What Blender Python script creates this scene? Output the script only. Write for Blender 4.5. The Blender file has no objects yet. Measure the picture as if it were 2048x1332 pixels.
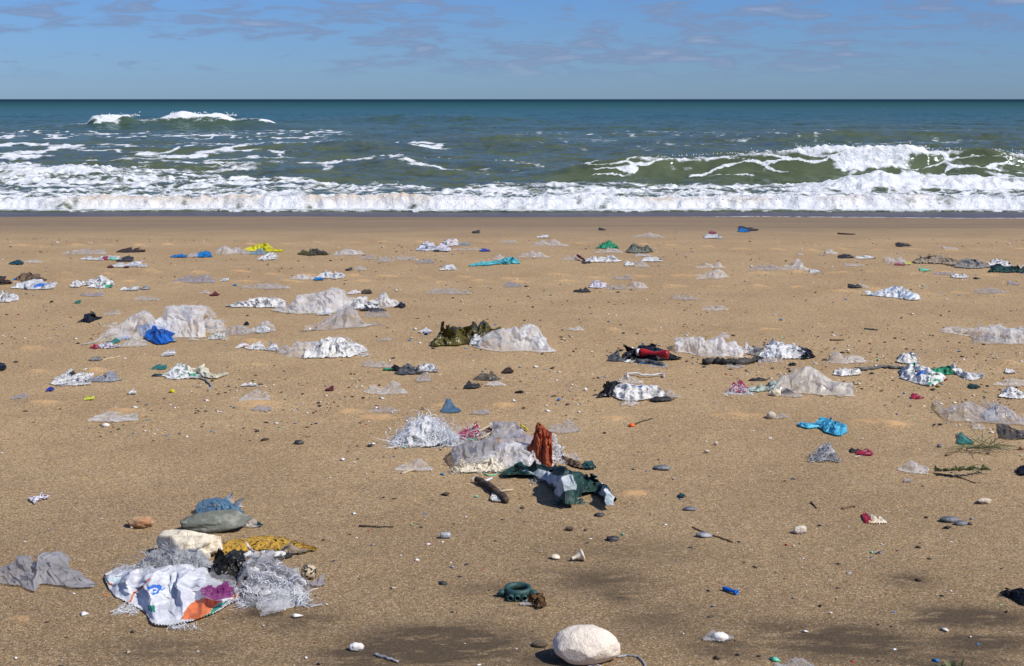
import bpy, bmesh, math, random
import numpy as np
from mathutils import Vector

scene = bpy.context.scene
R = math.radians
# ------------------------------------------------------------------ camera
FPX = 2844.4                       # focal length in photo pixels (50 mm on a 36 mm sensor)
CAMH = 1.6
PITCH = math.atan((666 - 198) / FPX)
cam_d = bpy.data.cameras.new('camera')
cam_d.lens = 50.0
cam_d.sensor_width = 36.0
cam_d.clip_end = 60000
cam_d.clip_start = 0.05
cam = bpy.data.objects.new('camera', cam_d)
scene.collection.objects.link(cam)
cam.location = (0, 0, CAMH)
cam.rotation_euler = (math.pi / 2 - PITCH, 0, 0)
scene.camera = cam

# ------------------------------------------------------------------ sky and sun
SUN_EL, SUN_AZ = R(46), R(121)     # azimuth clockwise from +Y: right of and a little behind the camera
world = bpy.data.worlds.new('World')
scene.world = world
world.use_nodes = True
wn, wl = world.node_tree.nodes, world.node_tree.links
wn.clear()
def W(t, **kw):
    n = wn.new(t)
    for k, v in kw.items():
        setattr(n, k, v)
    return n
sky = W('ShaderNodeTexSky', sky_type='NISHITA', sun_disc=False)
sky.sun_elevation, sky.sun_rotation = SUN_EL, SUN_AZ
sky.altitude, sky.air_density, sky.dust_density, sky.ozone_density = 0, 1.0, 0.2, 3.0
tint = W('ShaderNodeMix', data_type='RGBA', blend_type='MULTIPLY')
tint.inputs[0].default_value = 1.0
tint.inputs[7].default_value = (0.325, 0.525, 0.98, 1)
wl.new(sky.outputs[0], tint.inputs[6])
# broken flat cumulus: noise over the direction, stretched along the horizon
tc = W('ShaderNodeTexCoord')
mp = W('ShaderNodeMapping')
mp.inputs['Scale'].default_value = (25, 25, 135)
mp.inputs['Location'].default_value = (3.1, 0.4, 1.7)
wl.new(tc.outputs['Generated'], mp.inputs['Vector'])
nz = W('ShaderNodeTexNoise')
nz.inputs['Scale'].default_value = 1.0
nz.inputs['Detail'].default_value = 7
nz.inputs['Roughness'].default_value = 0.58
nz.inputs['Distortion'].default_value = 0.35
wl.new(mp.outputs[0], nz.inputs['Vector'])
mp2 = W('ShaderNodeMapping')
mp2.inputs['Scale'].default_value = (3.2, 3.2, 30)
mp2.inputs['Location'].default_value = (1.3, 7.4, 0.2)
wl.new(tc.outputs['Generated'], mp2.inputs['Vector'])
nz2 = W('ShaderNodeTexNoise')
nz2.inputs['Scale'].default_value = 1.0
nz2.inputs['Detail'].default_value = 2
wl.new(mp2.outputs[0], nz2.inputs['Vector'])
ad = W('ShaderNodeMath', operation='MULTIPLY_ADD')
ad.inputs[1].default_value = 0.55
wl.new(nz2.outputs[0], ad.inputs[0])
wl.new(nz.outputs[0], ad.inputs[2])
cm = W('ShaderNodeMapRange', interpolation_type='SMOOTHSTEP')
cm.inputs[1].default_value, cm.inputs[2].default_value = 0.735, 0.90
cm.inputs[3].default_value, cm.inputs[4].default_value = 0.0, 0.74
wl.new(ad.outputs[0], cm.inputs[0])
sep = W('ShaderNodeSeparateXYZ')
wl.new(tc.outputs['Generated'], sep.inputs[0])
el = W('ShaderNodeMapRange', interpolation_type='SMOOTHSTEP')
el.inputs[1].default_value, el.inputs[2].default_value = 0.008, 0.03
wl.new(sep.outputs[2], el.inputs[0])
mm = W('ShaderNodeMath', operation='MULTIPLY')
wl.new(cm.outputs[0], mm.inputs[0]); wl.new(el.outputs[0], mm.inputs[1])
ccol = W('ShaderNodeMix', data_type='RGBA')
ccol.inputs[6].default_value = (1.95, 2.75, 4.5, 1)
ccol.inputs[7].default_value = (3.1, 3.7, 5.3, 1)
cr2 = W('ShaderNodeMapRange')
cr2.inputs[1].default_value, cr2.inputs[2].default_value = 0.88, 1.05
wl.new(ad.outputs[0], cr2.inputs[0]); wl.new(cr2.outputs[0], ccol.inputs[0])
cmix = W('ShaderNodeMix', data_type='RGBA')
wl.new(mm.outputs[0], cmix.inputs[0]); wl.new(tint.outputs[2], cmix.inputs[6]); wl.new(ccol.outputs[2], cmix.inputs[7])
bg = W('ShaderNodeBackground')
bg.inputs[1].default_value = 0.105
wl.new(cmix.outputs[2], bg.inputs[0])
wo = W('ShaderNodeOutputWorld')
wl.new(bg.outputs[0], wo.inputs[0])

sun_d = bpy.data.lights.new('sun', 'SUN')
sun_d.energy = 4.9
sun_d.angle = R(0.53)
sun_d.color = (1.0, 0.955, 0.89)
sun = bpy.data.objects.new('sun', sun_d)
scene.collection.objects.link(sun)
sdir = Vector((math.cos(SUN_EL) * math.sin(SUN_AZ), math.cos(SUN_EL) * math.cos(SUN_AZ), math.sin(SUN_EL)))
sun.rotation_euler = (-sdir).to_track_quat('-Z', 'Y').to_euler()
sun.location = sdir * 50
vs = scene.view_settings
vs.view_transform, vs.look, vs.exposure, vs.gamma = 'Standard', 'None', 0.0, 1.0
scene.cycles.transparent_max_bounces = 14

# ------------------------------------------------------------------ numpy noise
def _h(ix, iy, s):
    n = (ix.astype(np.int64) * 374761393 + iy.astype(np.int64) * 668265263 + s * 1442695041) & 0xFFFFFFFF
    n = ((n ^ (n >> 13)) * 1274126177) & 0xFFFFFFFF
    n = ((n ^ (n >> 16)) * 2246822519) & 0xFFFFFFFF
    return ((n ^ (n >> 15)) & 0xFFFFFF) / float(0xFFFFFF)
def vnoise(x, y, s=0):
    ix, iy = np.floor(x), np.floor(y)
    fx, fy = x - ix, y - iy
    fx = fx * fx * fx * (fx * (fx * 6 - 15) + 10); fy = fy * fy * fy * (fy * (fy * 6 - 15) + 10)
    a, b = _h(ix, iy, s), _h(ix + 1, iy, s)
    c, d = _h(ix, iy + 1, s), _h(ix + 1, iy + 1, s)
    return (a + (b - a) * fx) * (1 - fy) + (c + (d - c) * fx) * fy
def fbm(x, y, s=0, o=4, g=.5):
    t, a, n = 0, 1, 0
    for i in range(o):
        t = t + a * vnoise(x * 2 ** i + 13.7 * i, y * 2 ** i + 7.3 * i, s + i); n += a; a *= g
    return t / n
def sst(a, b, x):
    t = np.clip((x - a) / (b - a), 0, 1)
    return t * t * (3 - 2 * t)
def cells(x, y, s=0):
    """distance to the border between the two nearest cell points: lacy foam"""
    ix, iy = np.floor(x), np.floor(y)
    d1 = np.full(x.shape, 9.0); d2 = np.full(x.shape, 9.0)
    for i in (-1, 0, 1):
        for j in (-1, 0, 1):
            px = ix + i + _h(ix + i, iy + j, s); py = iy + j + _h(ix + i, iy + j, s + 31)
            d = np.hypot(px - x, py - y)
            m = d < d1
            d2 = np.where(m, d1, np.minimum(d2, d)); d1 = np.where(m, d, d1)
    return d2 - d1

# ------------------------------------------------------------------ where a photo pixel meets the place
CP, SP = math.cos(PITCH), math.sin(PITCH)
def ray(px, py):
    a, b = np.asarray(px, float) - 1024, 666 - np.asarray(py, float)
    return a, FPX * CP + b * SP, -FPX * SP + b * CP
def project(x, y, z):
    """place -> photo pixel"""
    dz = z - CAMH
    dep = y * CP - dz * SP
    return 1024 + FPX * x / dep, 666 - FPX * (y * SP + dz * CP) / dep

MOUNDS = []     # x, y, sx, sy, h   drifts of loose dry sand
def base_z(y):
    return -0.36 * sst(14.0, 26.0, y) - 3.0 * sst(26, 90, y)
def ground_z(x, y):
    x = np.asarray(x, float); y = np.asarray(y, float)
    z = base_z(y) + 0.016 * (fbm(x * .9, y * .9, 5, 3) - .5) + 0.05 * (vnoise(x * .22, y * .3, 9) - .5) * sst(18, 12, y)
    return z
def mound_z(x, y):
    z = np.zeros_like(x); d = np.zeros_like(x)
    for mx, my, sx, sy, h in MOUNDS:
        m = (np.abs(x - mx) < 3.2 * sx) & (np.abs(y - my) < 3.2 * sy)
        if m.any():
            g = np.exp(-((x[m] - mx) / sx) ** 2 - ((y[m] - my) / sy) ** 2)
            z[m] += h * g; d[m] = np.maximum(d[m], g)
    return z, d
def G(px, py, lift=0.0):
    """ground point seen at a photo pixel"""
    a, b, c = ray(px, py)
    c = np.minimum(c, -4.0)
    zz = np.zeros_like(a * 1.0)
    for i in range(5):
        t = (zz + lift - CAMH) / c
        zz = ground_z(a * t, b * t)
    t = (zz + lift - CAMH) / c
    return a * t, b * t, zz + lift
def G1(px, py, lift=0.0):
    x, y, z = G(np.array([px]), np.array([py]), lift)
    return Vector((float(x[0]), float(y[0]), float(z[0])))
def mpp(px, py):
    """metres per photo pixel at that ground point"""
    p = G1(px, py)
    return (p.y * CP - (p.z - CAMH) * SP) / FPX

# ------------------------------------------------------------------ materials
MATS = {}
def nmat(name):
    m = bpy.data.materials.new(name); m.use_nodes = True
    nt = m.node_tree; nt.nodes.clear()
    out = nt.nodes.new('ShaderNodeOutputMaterial')
    MATS[name] = m
    return m, nt, out
def nd(nt, t, **kw):
    n = nt.nodes.new(t)
    for k, v in kw.items():
        setattr(n, k, v)
    return n
def noise(nt, vec, scale, detail=3, rough=.5, dist=0):
    n = nd(nt, 'ShaderNodeTexNoise')
    n.inputs['Scale'].default_value = scale; n.inputs['Detail'].default_value = detail
    n.inputs['Roughness'].default_value = rough; n.inputs['Distortion'].default_value = dist
    if vec is not None: nt.links.new(vec, n.inputs['Vector'])
    return n.outputs[0]
def mrange(nt, v, a, b, c=0., d=1., smooth=True):
    n = nd(nt, 'ShaderNodeMapRange', interpolation_type='SMOOTHSTEP' if smooth else 'LINEAR')
    n.inputs[1].default_value, n.inputs[2].default_value, n.inputs[3].default_value, n.inputs[4].default_value = a, b, c, d
    nt.links.new(v, n.inputs[0]); return n.outputs[0]
def math_n(nt, op, a, b):
    n = nd(nt, 'ShaderNodeMath', operation=op)
    for i, v in enumerate((a, b)):
        if isinstance(v, (int, float)): n.inputs[i].default_value = v
        else: nt.links.new(v, n.inputs[i])
    return n.outputs[0]
def cmixn(nt, f, a, b, mode='MIX'):
    n = nd(nt, 'ShaderNodeMix', data_type='RGBA', blend_type=mode)
    for i, v in ((0, f), (6, a), (7, b)):
        if isinstance(v, (int, float)): n.inputs[i].default_value = v
        elif isinstance(v, tuple): n.inputs[i].default_value = (*v[:3], 1)
        else: nt.links.new(v, n.inputs[i])
    return n.outputs[2]
def bump(nt, h, strength, dist):
    n = nd(nt, 'ShaderNodeBump'); n.inputs['Strength'].default_value = strength; n.inputs['Distance'].default_value = dist
    nt.links.new(h, n.inputs['Height']); return n.outputs[0]
def creases(nt, tc, strength):
    """facets and folds of crumpled sheet"""
    wp = nd(nt, 'ShaderNodeTexNoise'); wp.inputs['Scale'].default_value = 5; wp.inputs['Detail'].default_value = 2; nt.links.new(tc, wp.inputs['Vector'])
    mx = nd(nt, 'ShaderNodeMix', data_type='VECTOR'); mx.inputs[0].default_value = .10
    nt.links.new(tc, mx.inputs[4]); nt.links.new(wp.outputs['Color'], mx.inputs[5])
    h = None
    for sc, am, de in ((3.2, .16, 1), (8, .055, 1), (21, .018, 2)):
        n = noise(nt, mx.outputs[1], sc, de, .5, .35)
        q = math_n(nt, 'MULTIPLY', math_n(nt, 'ABSOLUTE', math_n(nt, 'SUBTRACT', n, .5), 0), am)
        h = q if h is None else math_n(nt, 'ADD', h, q)
    return bump(nt, h, strength, 1.0)
SANDC = (0.40, 0.265, 0.145)
def solid(name, col, col2=None, sc=14, thr=(.45, .6), rough=.6, bmp=.0, bsc=60, dust=.25, transl=0., spec=.4, crs=0.):
    """opaque stuff: two blended colours, sand dusting, fine relief"""
    m, nt, out = nmat(name)
    tc = nd(nt, 'ShaderNodeTexCoord').outputs['Object']
    oi = nd(nt, 'ShaderNodeObjectInfo')
    c = nd(nt, 'ShaderNodeRGB'); c.outputs[0].default_value = (*col, 1); c = c.outputs[0]
    if col2: c = cmixn(nt, mrange(nt, noise(nt, tc, sc, 4, .6), *thr), c, tuple(col2))
    v = mrange(nt, noise(nt, tc, sc * 2.3, 5, .65), .25, .75, .78, 1.1, False)
    c = cmixn(nt, 1.0, c, v, 'MULTIPLY')
    if dust: c = cmixn(nt, mrange(nt, noise(nt, tc, 22, 6, .7), .58, .75, 0, dust * 2), c, SANDC)
    b = nd(nt, 'ShaderNodeBsdfPrincipled'); nt.links.new(c, b.inputs['Base Color'])
    b.inputs['Roughness'].default_value = rough; b.inputs['Specular IOR Level'].default_value = spec
    if bmp and crs: nt.links.new(creases(nt, tc, crs), b.inputs['Normal'])
    elif bmp: nt.links.new(bump(nt, noise(nt, tc, bsc, 5, .65), bmp, .01), b.inputs['Normal'])
    o = b.outputs[0]
    if transl:
        t = nd(nt, 'ShaderNodeBsdfTranslucent'); nt.links.new(c, t.inputs[0])
        x = nd(nt, 'ShaderNodeMixShader'); x.inputs[0].default_value = transl
        nt.links.new(o, x.inputs[1]); nt.links.new(t.outputs[0], x.inputs[2]); o = x.outputs[0]
    nt.links.new(o, out.inputs[0]); return m
def film(name, col, alpha=.62, rough=.15, transl=.36, dust=.5, var=.25):
    """thin milky plastic film: part see-through, part scattering, glossy, with sand stuck to it"""
    m, nt, out = nmat(name)
    tc = nd(nt, 'ShaderNodeTexCoord').outputs['Object']
    c = nd(nt, 'ShaderNodeRGB'); c.outputs[0].default_value = (*col, 1); c = c.outputs[0]
    dm = mrange(nt, noise(nt, tc, 9, 7, .72), .60, .74, 0, dust)
    c = cmixn(nt, dm, c, SANDC)
    b = nd(nt, 'ShaderNodeBsdfPrincipled'); nt.links.new(c, b.inputs['Base Color'])
    b.inputs['Roughness'].default_value = rough; b.inputs['Specular IOR Level'].default_value = .5
    nrm = creases(nt, tc, .36)
    nt.links.new(nrm, b.inputs['Normal'])
    t = nd(nt, 'ShaderNodeBsdfTranslucent'); nt.links.new(c, t.inputs[0])
    x = nd(nt, 'ShaderNodeMixShader'); x.inputs[0].default_value = transl
    nt.links.new(b.outputs[0], x.inputs[1]); nt.links.new(t.outputs[0], x.inputs[2])
    a = mrange(nt, noise(nt, tc, 7, 4, .6), .3, .7, alpha - var, min(1, alpha + var), False)
    a = math_n(nt, 'MAXIMUM', a, dm)
    tr = nd(nt, 'ShaderNodeBsdfTransparent')
    y = nd(nt, 'ShaderNodeMixShader'); nt.links.new(a, y.inputs[0])
    nt.links.new(tr.outputs[0], y.inputs[1]); nt.links.new(x.outputs[0], y.inputs[2])
    nt.links.new(y.outputs[0], out.inputs[0]); return m

film('clear', (.92, .92, .91), .33)
film('clear_grey', (.70, .70, .71), .36)
film('grey_film', (.46, .455, .47), .66, .3, .35, .35)
film('milky', (.95, .95, .94), .50)
film('warm_milky', (.86, .84, .78), .55, .2, .4, .4)
film('lilac_film', (.58, .57, .63), .5)
film('blue_film', (.12, .27, .42), .75, .3, .4, .3)
film('pale_blue_film', (.36, .55, .72), .6)
film('smoke_film', (.10, .09, .08), .75, .3, .2, .4)
film('green_film', (.05, .33, .18), .8, .3, .4, .2)
film('teal_film', (.03, .30, .28), .85, .3, .4, .2)
film('magenta_film', (.36, .05, .25), .8, .3, .5, .1)
film('orange_film', (.62, .27, .09), .9, .4, .4, .4)
solid('white_plastic', (.84, .84, .82), (.60, .60, .60), 9, rough=.4, bmp=.25, bsc=40, dust=.2, transl=.25, crs=.9)
solid('white_dirty', (.80, .79, .75), (.34, .32, .29), 14, (.55, .68), rough=.6, bmp=.4, bsc=45, dust=.35, transl=.2, crs=.9)
solid('white_blackspot', (.80, .79, .76), (.03, .03, .03), 16, (.60, .64), rough=.6, bmp=.4, bsc=45, dust=.25, transl=.2, crs=.9)
solid('white_blueprint', (.82, .84, .86), (.20, .48, .78), 13, (.58, .62), rough=.45, bmp=.3, bsc=40, dust=.15, transl=.25, crs=.9)
solid('white_navy', (.80, .80, .82), (.04, .06, .16), 16, (.54, .60), rough=.5, bmp=.3, bsc=40, dust=.2, transl=.2, crs=.9)
solid('white_red', (.82, .80, .78), (.55, .04, .05), 20, (.60, .64), rough=.5, bmp=.3, bsc=40, dust=.2, transl=.2, crs=.9)
solid('white_purple', (.80, .78, .82), (.24, .08, .22), 34, (.55, .62), rough=.5, bmp=.3, bsc=40, dust=.15, transl=.2, crs=.9)
solid('white_green', (.80, .81, .78), (.05, .35, .20), 16, (.58, .63), rough=.5, bmp=.3, bsc=40, dust=.2, transl=.2, crs=.9)
solid('cream_rag', (.76, .72, .56), (.50, .46, .34), 12, rough=.75, bmp=.5, bsc=55, dust=.25, transl=.15)
solid('pale_green_rag', (.40, .47, .42), (.12, .14, .12), 14, (.50, .64), rough=.75, bmp=.5, bsc=50, dust=.3)
solid('black_plastic', (.009, .009, .009), (.022, .021, .020), 12, rough=.34, bmp=.3, bsc=30, dust=.05, spec=.28, crs=.9)
solid('black_dull', (.016, .015, .015), (.06, .055, .05), 20, rough=.7, bmp=.4, bsc=50, dust=.15)
solid('dark_grey', (.055, .058, .062), (.12, .12, .12), 18, rough=.6, bmp=.3, bsc=50, dust=.2, crs=.9)
solid('mid_grey', (.22, .23, .25), (.34, .34, .35), 18, rough=.6, bmp=.3, bsc=50, dust=.3)
solid('olive_plastic', (.125, .105, .022), (.065, .05, .012), 10, rough=.32, bmp=.35, bsc=30, dust=.15, transl=.25, spec=.5, crs=.9)
solid('brown_cloth', (.155, .105, .062), (.060, .038, .022), 16, rough=.85, bmp=.7, bsc=45, dust=.25)
solid('dark_brown', (.055, .026, .014), (.020, .012, .010), 20, rough=.75, bmp=.5, bsc=50, dust=.2)
solid('tan_cloth', (.30, .24, .17), (.17, .13, .09), 16, rough=.85, bmp=.6, bsc=50, dust=.25)
solid('grey_cloth', (.27, .255, .23), (.15, .14, .125), 16, rough=.85, bmp=.6, bsc=50, dust=.3)
solid('green_grey_tarp', (.15, .16, .12), (.08, .085, .065), 12, rough=.8, bmp=.4, bsc=50, dust=.2)
solid('dark_green', (.012, .050, .040), (.004, .020, .018), 14, rough=.6, bmp=.5, bsc=60, dust=.08, crs=.9)
solid('dark_teal', (.012, .060, .064), (.006, .026, .03), 16, rough=.5, bmp=.3, bsc=60, dust=.1)
solid('green_net', (.03, .33, .16), (.01, .14, .07), 30, rough=.7, bmp=.8, bsc=90, dust=.15)
solid('blue_plastic', (.010, .16, .62), (.005, .07, .33), 8, rough=.35, bmp=.35, bsc=26, dust=.08, transl=.15, crs=.9)
solid('bright_blue', (.015, .24, .60), (.01, .11, .33), 14, rough=.4, bmp=.3, bsc=40, dust=.1, transl=.15, crs=.9)
solid('indigo', (.03, .04, .30), rough=.5, dust=.1)
solid('cyan_plastic', (.12, .56, .78), (.08, .42, .64), 16, rough=.4, bmp=.45, bsc=40, dust=.08, transl=.2, crs=.9)
solid('turquoise', (.12, .52, .57), (.04, .22, .26), 20, (.5, .68), rough=.5, bmp=.3, bsc=40, dust=.15, transl=.2, crs=.9)
solid('yellow_plastic', (.80, .74, .02), (.62, .55, .02), 10, rough=.4, bmp=.2, bsc=30, dust=.05, transl=.25, crs=.9)
solid('mustard', (.58, .34, .045), (.25, .14, .03), 55, (.52, .62), rough=.9, bmp=1., bsc=110, dust=.1)
solid('red_plastic', (.42, .012, .014), (.22, .006, .01), 14, rough=.32, bmp=.2, bsc=20, dust=.05)
solid('maroon', (.14, .012, .022), (.07, .01, .015), 20, rough=.6, bmp=.3, bsc=50, dust=.1)
solid('crimson', (.40, .02, .06), (.62, .50, .50), 30, (.58, .66), rough=.5, bmp=.3, bsc=50, dust=.1, transl=.2, crs=.9)
solid('rust_cloth', (.44, .095, .032), (.28, .055, .02), 16, rough=.75, bmp=.4, bsc=70, dust=.12, transl=.3)
solid('orange_plastic', (.80, .12, .015), rough=.4, dust=.05)
solid('lime', (.55, .58, .06), rough=.6, dust=.1)
solid('grass_green', (.13, .17, .06), (.20, .19, .09), 30, rough=.7, dust=.1, transl=.25)
solid('mint', (.15, .60, .38), rough=.5, dust=.05)
solid('sack_white', (.80, .81, .83), (.66, .67, .71), 16, rough=.55, bmp=.35, bsc=170, dust=.18, transl=.15, crs=.55)
solid('sack_orange', (.62, .17, .06), (.50, .13, .05), 22, rough=.6, bmp=.35, bsc=170, dust=.12, crs=.55)
solid('sack_green', (.03, .26, .18), (.30, .42, .36), 40, (.55, .66), rough=.6, bmp=.35, bsc=170, dust=.1, crs=.55)
solid('sack_blue', (.04, .16, .55), rough=.6, dust=.1)
solid('sack_teal', (.52, .66, .63), (.75, .78, .78), 30, rough=.6, dust=.1)
solid('weave_grey', (.50, .54, .56), (.30, .36, .37), 20, rough=.7, bmp=.6, bsc=130, dust=.1)
solid('fibre_white', (.86, .87, .88), (.68, .70, .74), 30, rough=.5, dust=.1, transl=.3)
solid('fibre_grey', (.55, .56, .57), (.36, .36, .36), 30, rough=.6, dust=.2, transl=.3)
solid('fibre_cream', (.72, .68, .58), (.5, .46, .38), 30, rough=.7, dust=.25, transl=.2)
solid('fibre_teal', (.05, .15, .13), (.30, .40, .38), 30, rough=.7, dust=.1)
solid('foam_cream', (.76, .68, .52), (.58, .47, .32), 30, (.52, .66), rough=.9, bmp=.9, bsc=75, dust=.3)
solid('stone_cream', (.80, .70, .58), (.62, .52, .42), 60, (.63, .68), rough=.95, bmp=.7, bsc=70, dust=.1)
solid('stone_pale', (.66, .58, .46), (.46, .38, .28), 30, rough=.9, bmp=.7, bsc=70, dust=.2)
solid('stone_orange', (.42, .29, .16), (.40, .20, .10), 20, rough=.85, bmp=.5, bsc=70, dust=.3)
solid('stone_grey_green', (.155, .165, .135), (.26, .26, .21), 18, (.52, .64), rough=.8, bmp=.5, bsc=60, dust=.12)
solid('stone_slate', (.10, .115, .125), (.19, .20, .21), 24, rough=.7, bmp=.3, bsc=80, dust=.12)
solid('stone_black', (.025, .025, .026), (.07, .07, .07), 30, rough=.6, bmp=.3, bsc=80, dust=.1)
solid('stone_brown', (.15, .11, .07), (.08, .06, .04), 30, rough=.85, bmp=.4, bsc=80, dust=.2)
solid('shell_white', (.84, .82, .78), (.70, .65, .58), 40, rough=.45, dust=.1)
solid('speckled', (.62, .50, .34), (.015, .015, .015), 75, (.50, .54), rough=.9, bmp=.6, bsc=120, dust=.05)
solid('wood_dark', (.045, .028, .018), (.10, .07, .045), 30, rough=.85, bmp=.8, bsc=70, dust=.2)
solid('wood_pale', (.52, .42, .28), (.36, .27, .17), 30, rough=.8, bmp=.4, bsc=70, dust=.1)
solid('wood_mid', (.20, .13, .07), (.11, .07, .04), 30, rough=.85, bmp=.5, bsc=70, dust=.2)
solid('bone_plastic', (.70, .56, .36), (.78, .70, .56), 25, rough=.5, bmp=.15, bsc=60, dust=.1)
solid('teal_fitting', (.022, .070, .066), (.045, .11, .10), 40, (.55, .7), rough=.55, bmp=.25, bsc=80, dust=.12)
solid('weed_brown', (.17, .09, .03), (.07, .04, .015), 40, rough=.8, bmp=.6, bsc=90, dust=.2, transl=.2)
solid('metal_grey', (.34, .37, .40), (.16, .17, .19), 30, (.55, .65), rough=.35, dust=.05)
solid('hose_grey', (.085, .09, .085), (.13, .13, .12), 20, rough=.6, dust=.2)

# ------------------------------------------------------------------ mesh helpers
col_root = scene.collection
def mk_mesh(name, co, faces, smooth=True, mats=(), midx=None):
    """co (n,3) array, faces (m,4) or (m,3) int array or list of tuples"""
    me = bpy.data.meshes.new(name)
    if isinstance(faces, np.ndarray):
        n, k = faces.shape
        me.vertices.add(len(co)); me.vertices.foreach_set('co', np.ascontiguousarray(co, np.float32).ravel())
        me.loops.add(n * k); me.loops.foreach_set('vertex_index', faces.astype(np.int32).ravel())
        me.polygons.add(n); me.polygons.foreach_set('loop_start', np.arange(0, n * k, k, dtype=np.int32))
        me.polygons.foreach_set('loop_total', np.full(n, k, np.int32))
        me.update(calc_edges=True)
    else:
        me.from_pydata([tuple(c) for c in co], [], faces); me.update()
    if smooth: me.polygons.foreach_set('use_smooth', np.ones(len(me.polygons), bool))
    for m in mats: me.materials.append(MATS[m] if isinstance(m, str) else m)
    if midx is not None: me.polygons.foreach_set('material_index', np.asarray(midx, np.int32))
    return me
def link(name, me, parent=None, loc=None):
    o = bpy.data.objects.new(name, me); col_root.objects.link(o)
    if parent is not None: o.parent = parent
    if loc is not None: o.location = loc
    return o
def grid_faces(nu, nv):
    a = (np.arange(nu)[:, None] * (nv + 1) + np.arange(nv)[None, :]).ravel()
    return np.stack([a, a + nv + 1, a + nv + 2, a + 1], 1)
def tag(o, label, cat, group=None):
    o['label'] = label; o['category'] = cat
    if group: o['group'] = group
    return o
def fattr(me, name, v):
    a = me.attributes.new(name, 'FLOAT', 'POINT'); a.data.foreach_set('value', np.ascontiguousarray(v, np.float32).ravel())

# ------------------------------------------------------------------ sand
rs = np.random.RandomState(4)
def mound_px(px, py, w, hgt, hy=.45):
    p = G1(px, py); s = mpp(px, py) * w * .5
    MOUNDS.append((p.x, p.y, s, max(.06, s * hy), hgt))
for x, y, w in ((30, 492, 40), (85, 494, 34), (150, 492, 30), (215, 491, 28), (275, 491, 26), (340, 490, 30), (420, 491, 30), (500, 489, 28), (575, 488, 30), (635, 486, 32),
                (705, 486, 36), (770, 484, 30), (835, 485, 34), (965, 485, 36), (1155, 487, 26), (1285, 490, 22), (1345, 492, 30), (1410, 494, 22), (1475, 500, 50), (1555, 500, 34),
                (1625, 503, 34), (1675, 500, 34), (1755, 501, 34), (1818, 499, 36), (1895, 501, 34), (1955, 501, 36), (2040, 498, 30),
                (130, 549, 42), (215, 549, 42), (300, 545, 50), (395, 547, 34), (475, 543, 44), (540, 548, 34), (610, 549, 34), (705, 552, 36), (775, 553, 40), (850, 557, 40),
                (925, 555, 32), (1015, 558, 38), (1105, 552, 52), (1190, 557, 40), (1280, 554, 46), (1370, 552, 50), (1520, 548, 46), (1590, 545, 36), (1670, 546, 44), (1735, 543, 44), (1830, 548, 44), (1900, 544, 46), (1980, 551, 50),
                (30, 565, 40), (130, 560, 40), (260, 563, 44), (350, 566, 34), (490, 563, 44), (575, 564, 40), (725, 563, 46), (880, 564, 40), (955, 563, 40), (1035, 565, 46), (1120, 564, 44), (1200, 568, 44),
                (1345, 574, 56), (1430, 573, 46), (1510, 576, 60), (1600, 575, 40), (1680, 582, 48), (1745, 581, 36), (1855, 589, 40), (1920, 587, 40), (2000, 590, 50),
                (500, 682, 60), (60, 697, 50), (190, 743, 40), (75, 744, 40), (490, 730, 60), (1220, 662, 30), (1300, 660, 30), (1530, 660, 40), (2010, 728, 40)):
    mound_px(x + rs.uniform(-6, 6), y + rs.uniform(-1, 1), w * rs.uniform(.9, 1.5), .012 + .016 * rs.rand(), rs.uniform(.28, .5))
for x, y, w in ((1470, 832, 110), (1225, 838, 60), (1000, 812, 90), (700, 826, 70), (760, 836, 80), (510, 808, 110), (1740, 846, 110), (90, 806, 70), (240, 822, 70), (1790, 852, 60), (880, 812, 50), (1270, 988, 60), (30, 1245, 60)):
    mound_px(x, y, w, .016, .6)

fx = np.arange(-9, 9.001, .04)
xg = np.concatenate([-np.geomspace(9.3, 140, 22)[::-1], fx, np.geomspace(9.3, 140, 22)])
yg = np.concatenate([np.linspace(-40, 2.2, 18), np.arange(2.5, 8.5, .03), np.arange(8.5, 26.5, .05), np.linspace(27, 95, 30)])
X, Y = np.meshgrid(xg, yg, indexing='ij')
Z = ground_z(X, Y)
mz, md = mound_z(X, Y)
rip = fbm(X * 5, Y * 7, 21, 3) - .5
Z = Z + mz * (1 + .8 * (fbm(X * 9, Y * 9, 23, 2) - .5)) + .011 * rip * sst(17, 12, Y) + .006 * (fbm(X * 14, Y * 14, 29, 2) - .5) * sst(15, 9, Y)
YE = 23.55 + .5 * (vnoise(X * .21, X * 0, 3) - .5) + .12 * (vnoise(X * 1.3, X * 0, 4) - .5) - .5 * sst(2.5, 8, X)
wet = sst(16.4, 20.8, Y + 1.3 * (fbm(X * .18, Y * .7, 33, 3) - .5))
gloss = sst(YE - .06, YE + .03, Y)
edge = np.exp(-((Y - YE) / .05) ** 2) * sst(2.0, 4.5, X) + .35 * np.exp(-((Y - YE) / .04) ** 2)
dark = np.zeros_like(X)
for px, py, rx, ry, a in ((880, 1290, 170, 40, 1.), (740, 1310, 110, 30, .8), (1000, 1180, 90, 18, .45), (1200, 1160, 120, 26, .5), (1240, 1190, 50, 16, .6), (1700, 1285, 160, 36, .85),
                          (1930, 1235, 130, 20, .9), (1960, 1285, 110, 22, .8), (1560, 1260, 110, 26, .5), (1815, 1160, 50, 14, .55), (600, 1240, 90, 22, .5), (1450, 1290, 100, 30, .5), (1880, 1325, 150, 24, .6),
                          (520, 1230, 60, 16, .5), (1100, 1320, 80, 20, .6), (1250, 1100, 200, 30, .25), (330, 1300, 150, 26, .4), (1330, 1240, 120, 40, .35)):
    p, q = G1(px, py), G1(px, py - ry)
    sx = mpp(px, py) * rx; sy = abs(q.y - p.y)
    dark = np.maximum(dark, a * np.exp(-((X - p.x) / sx) ** 2 - ((Y - p.y) / sy) ** 2))
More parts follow.
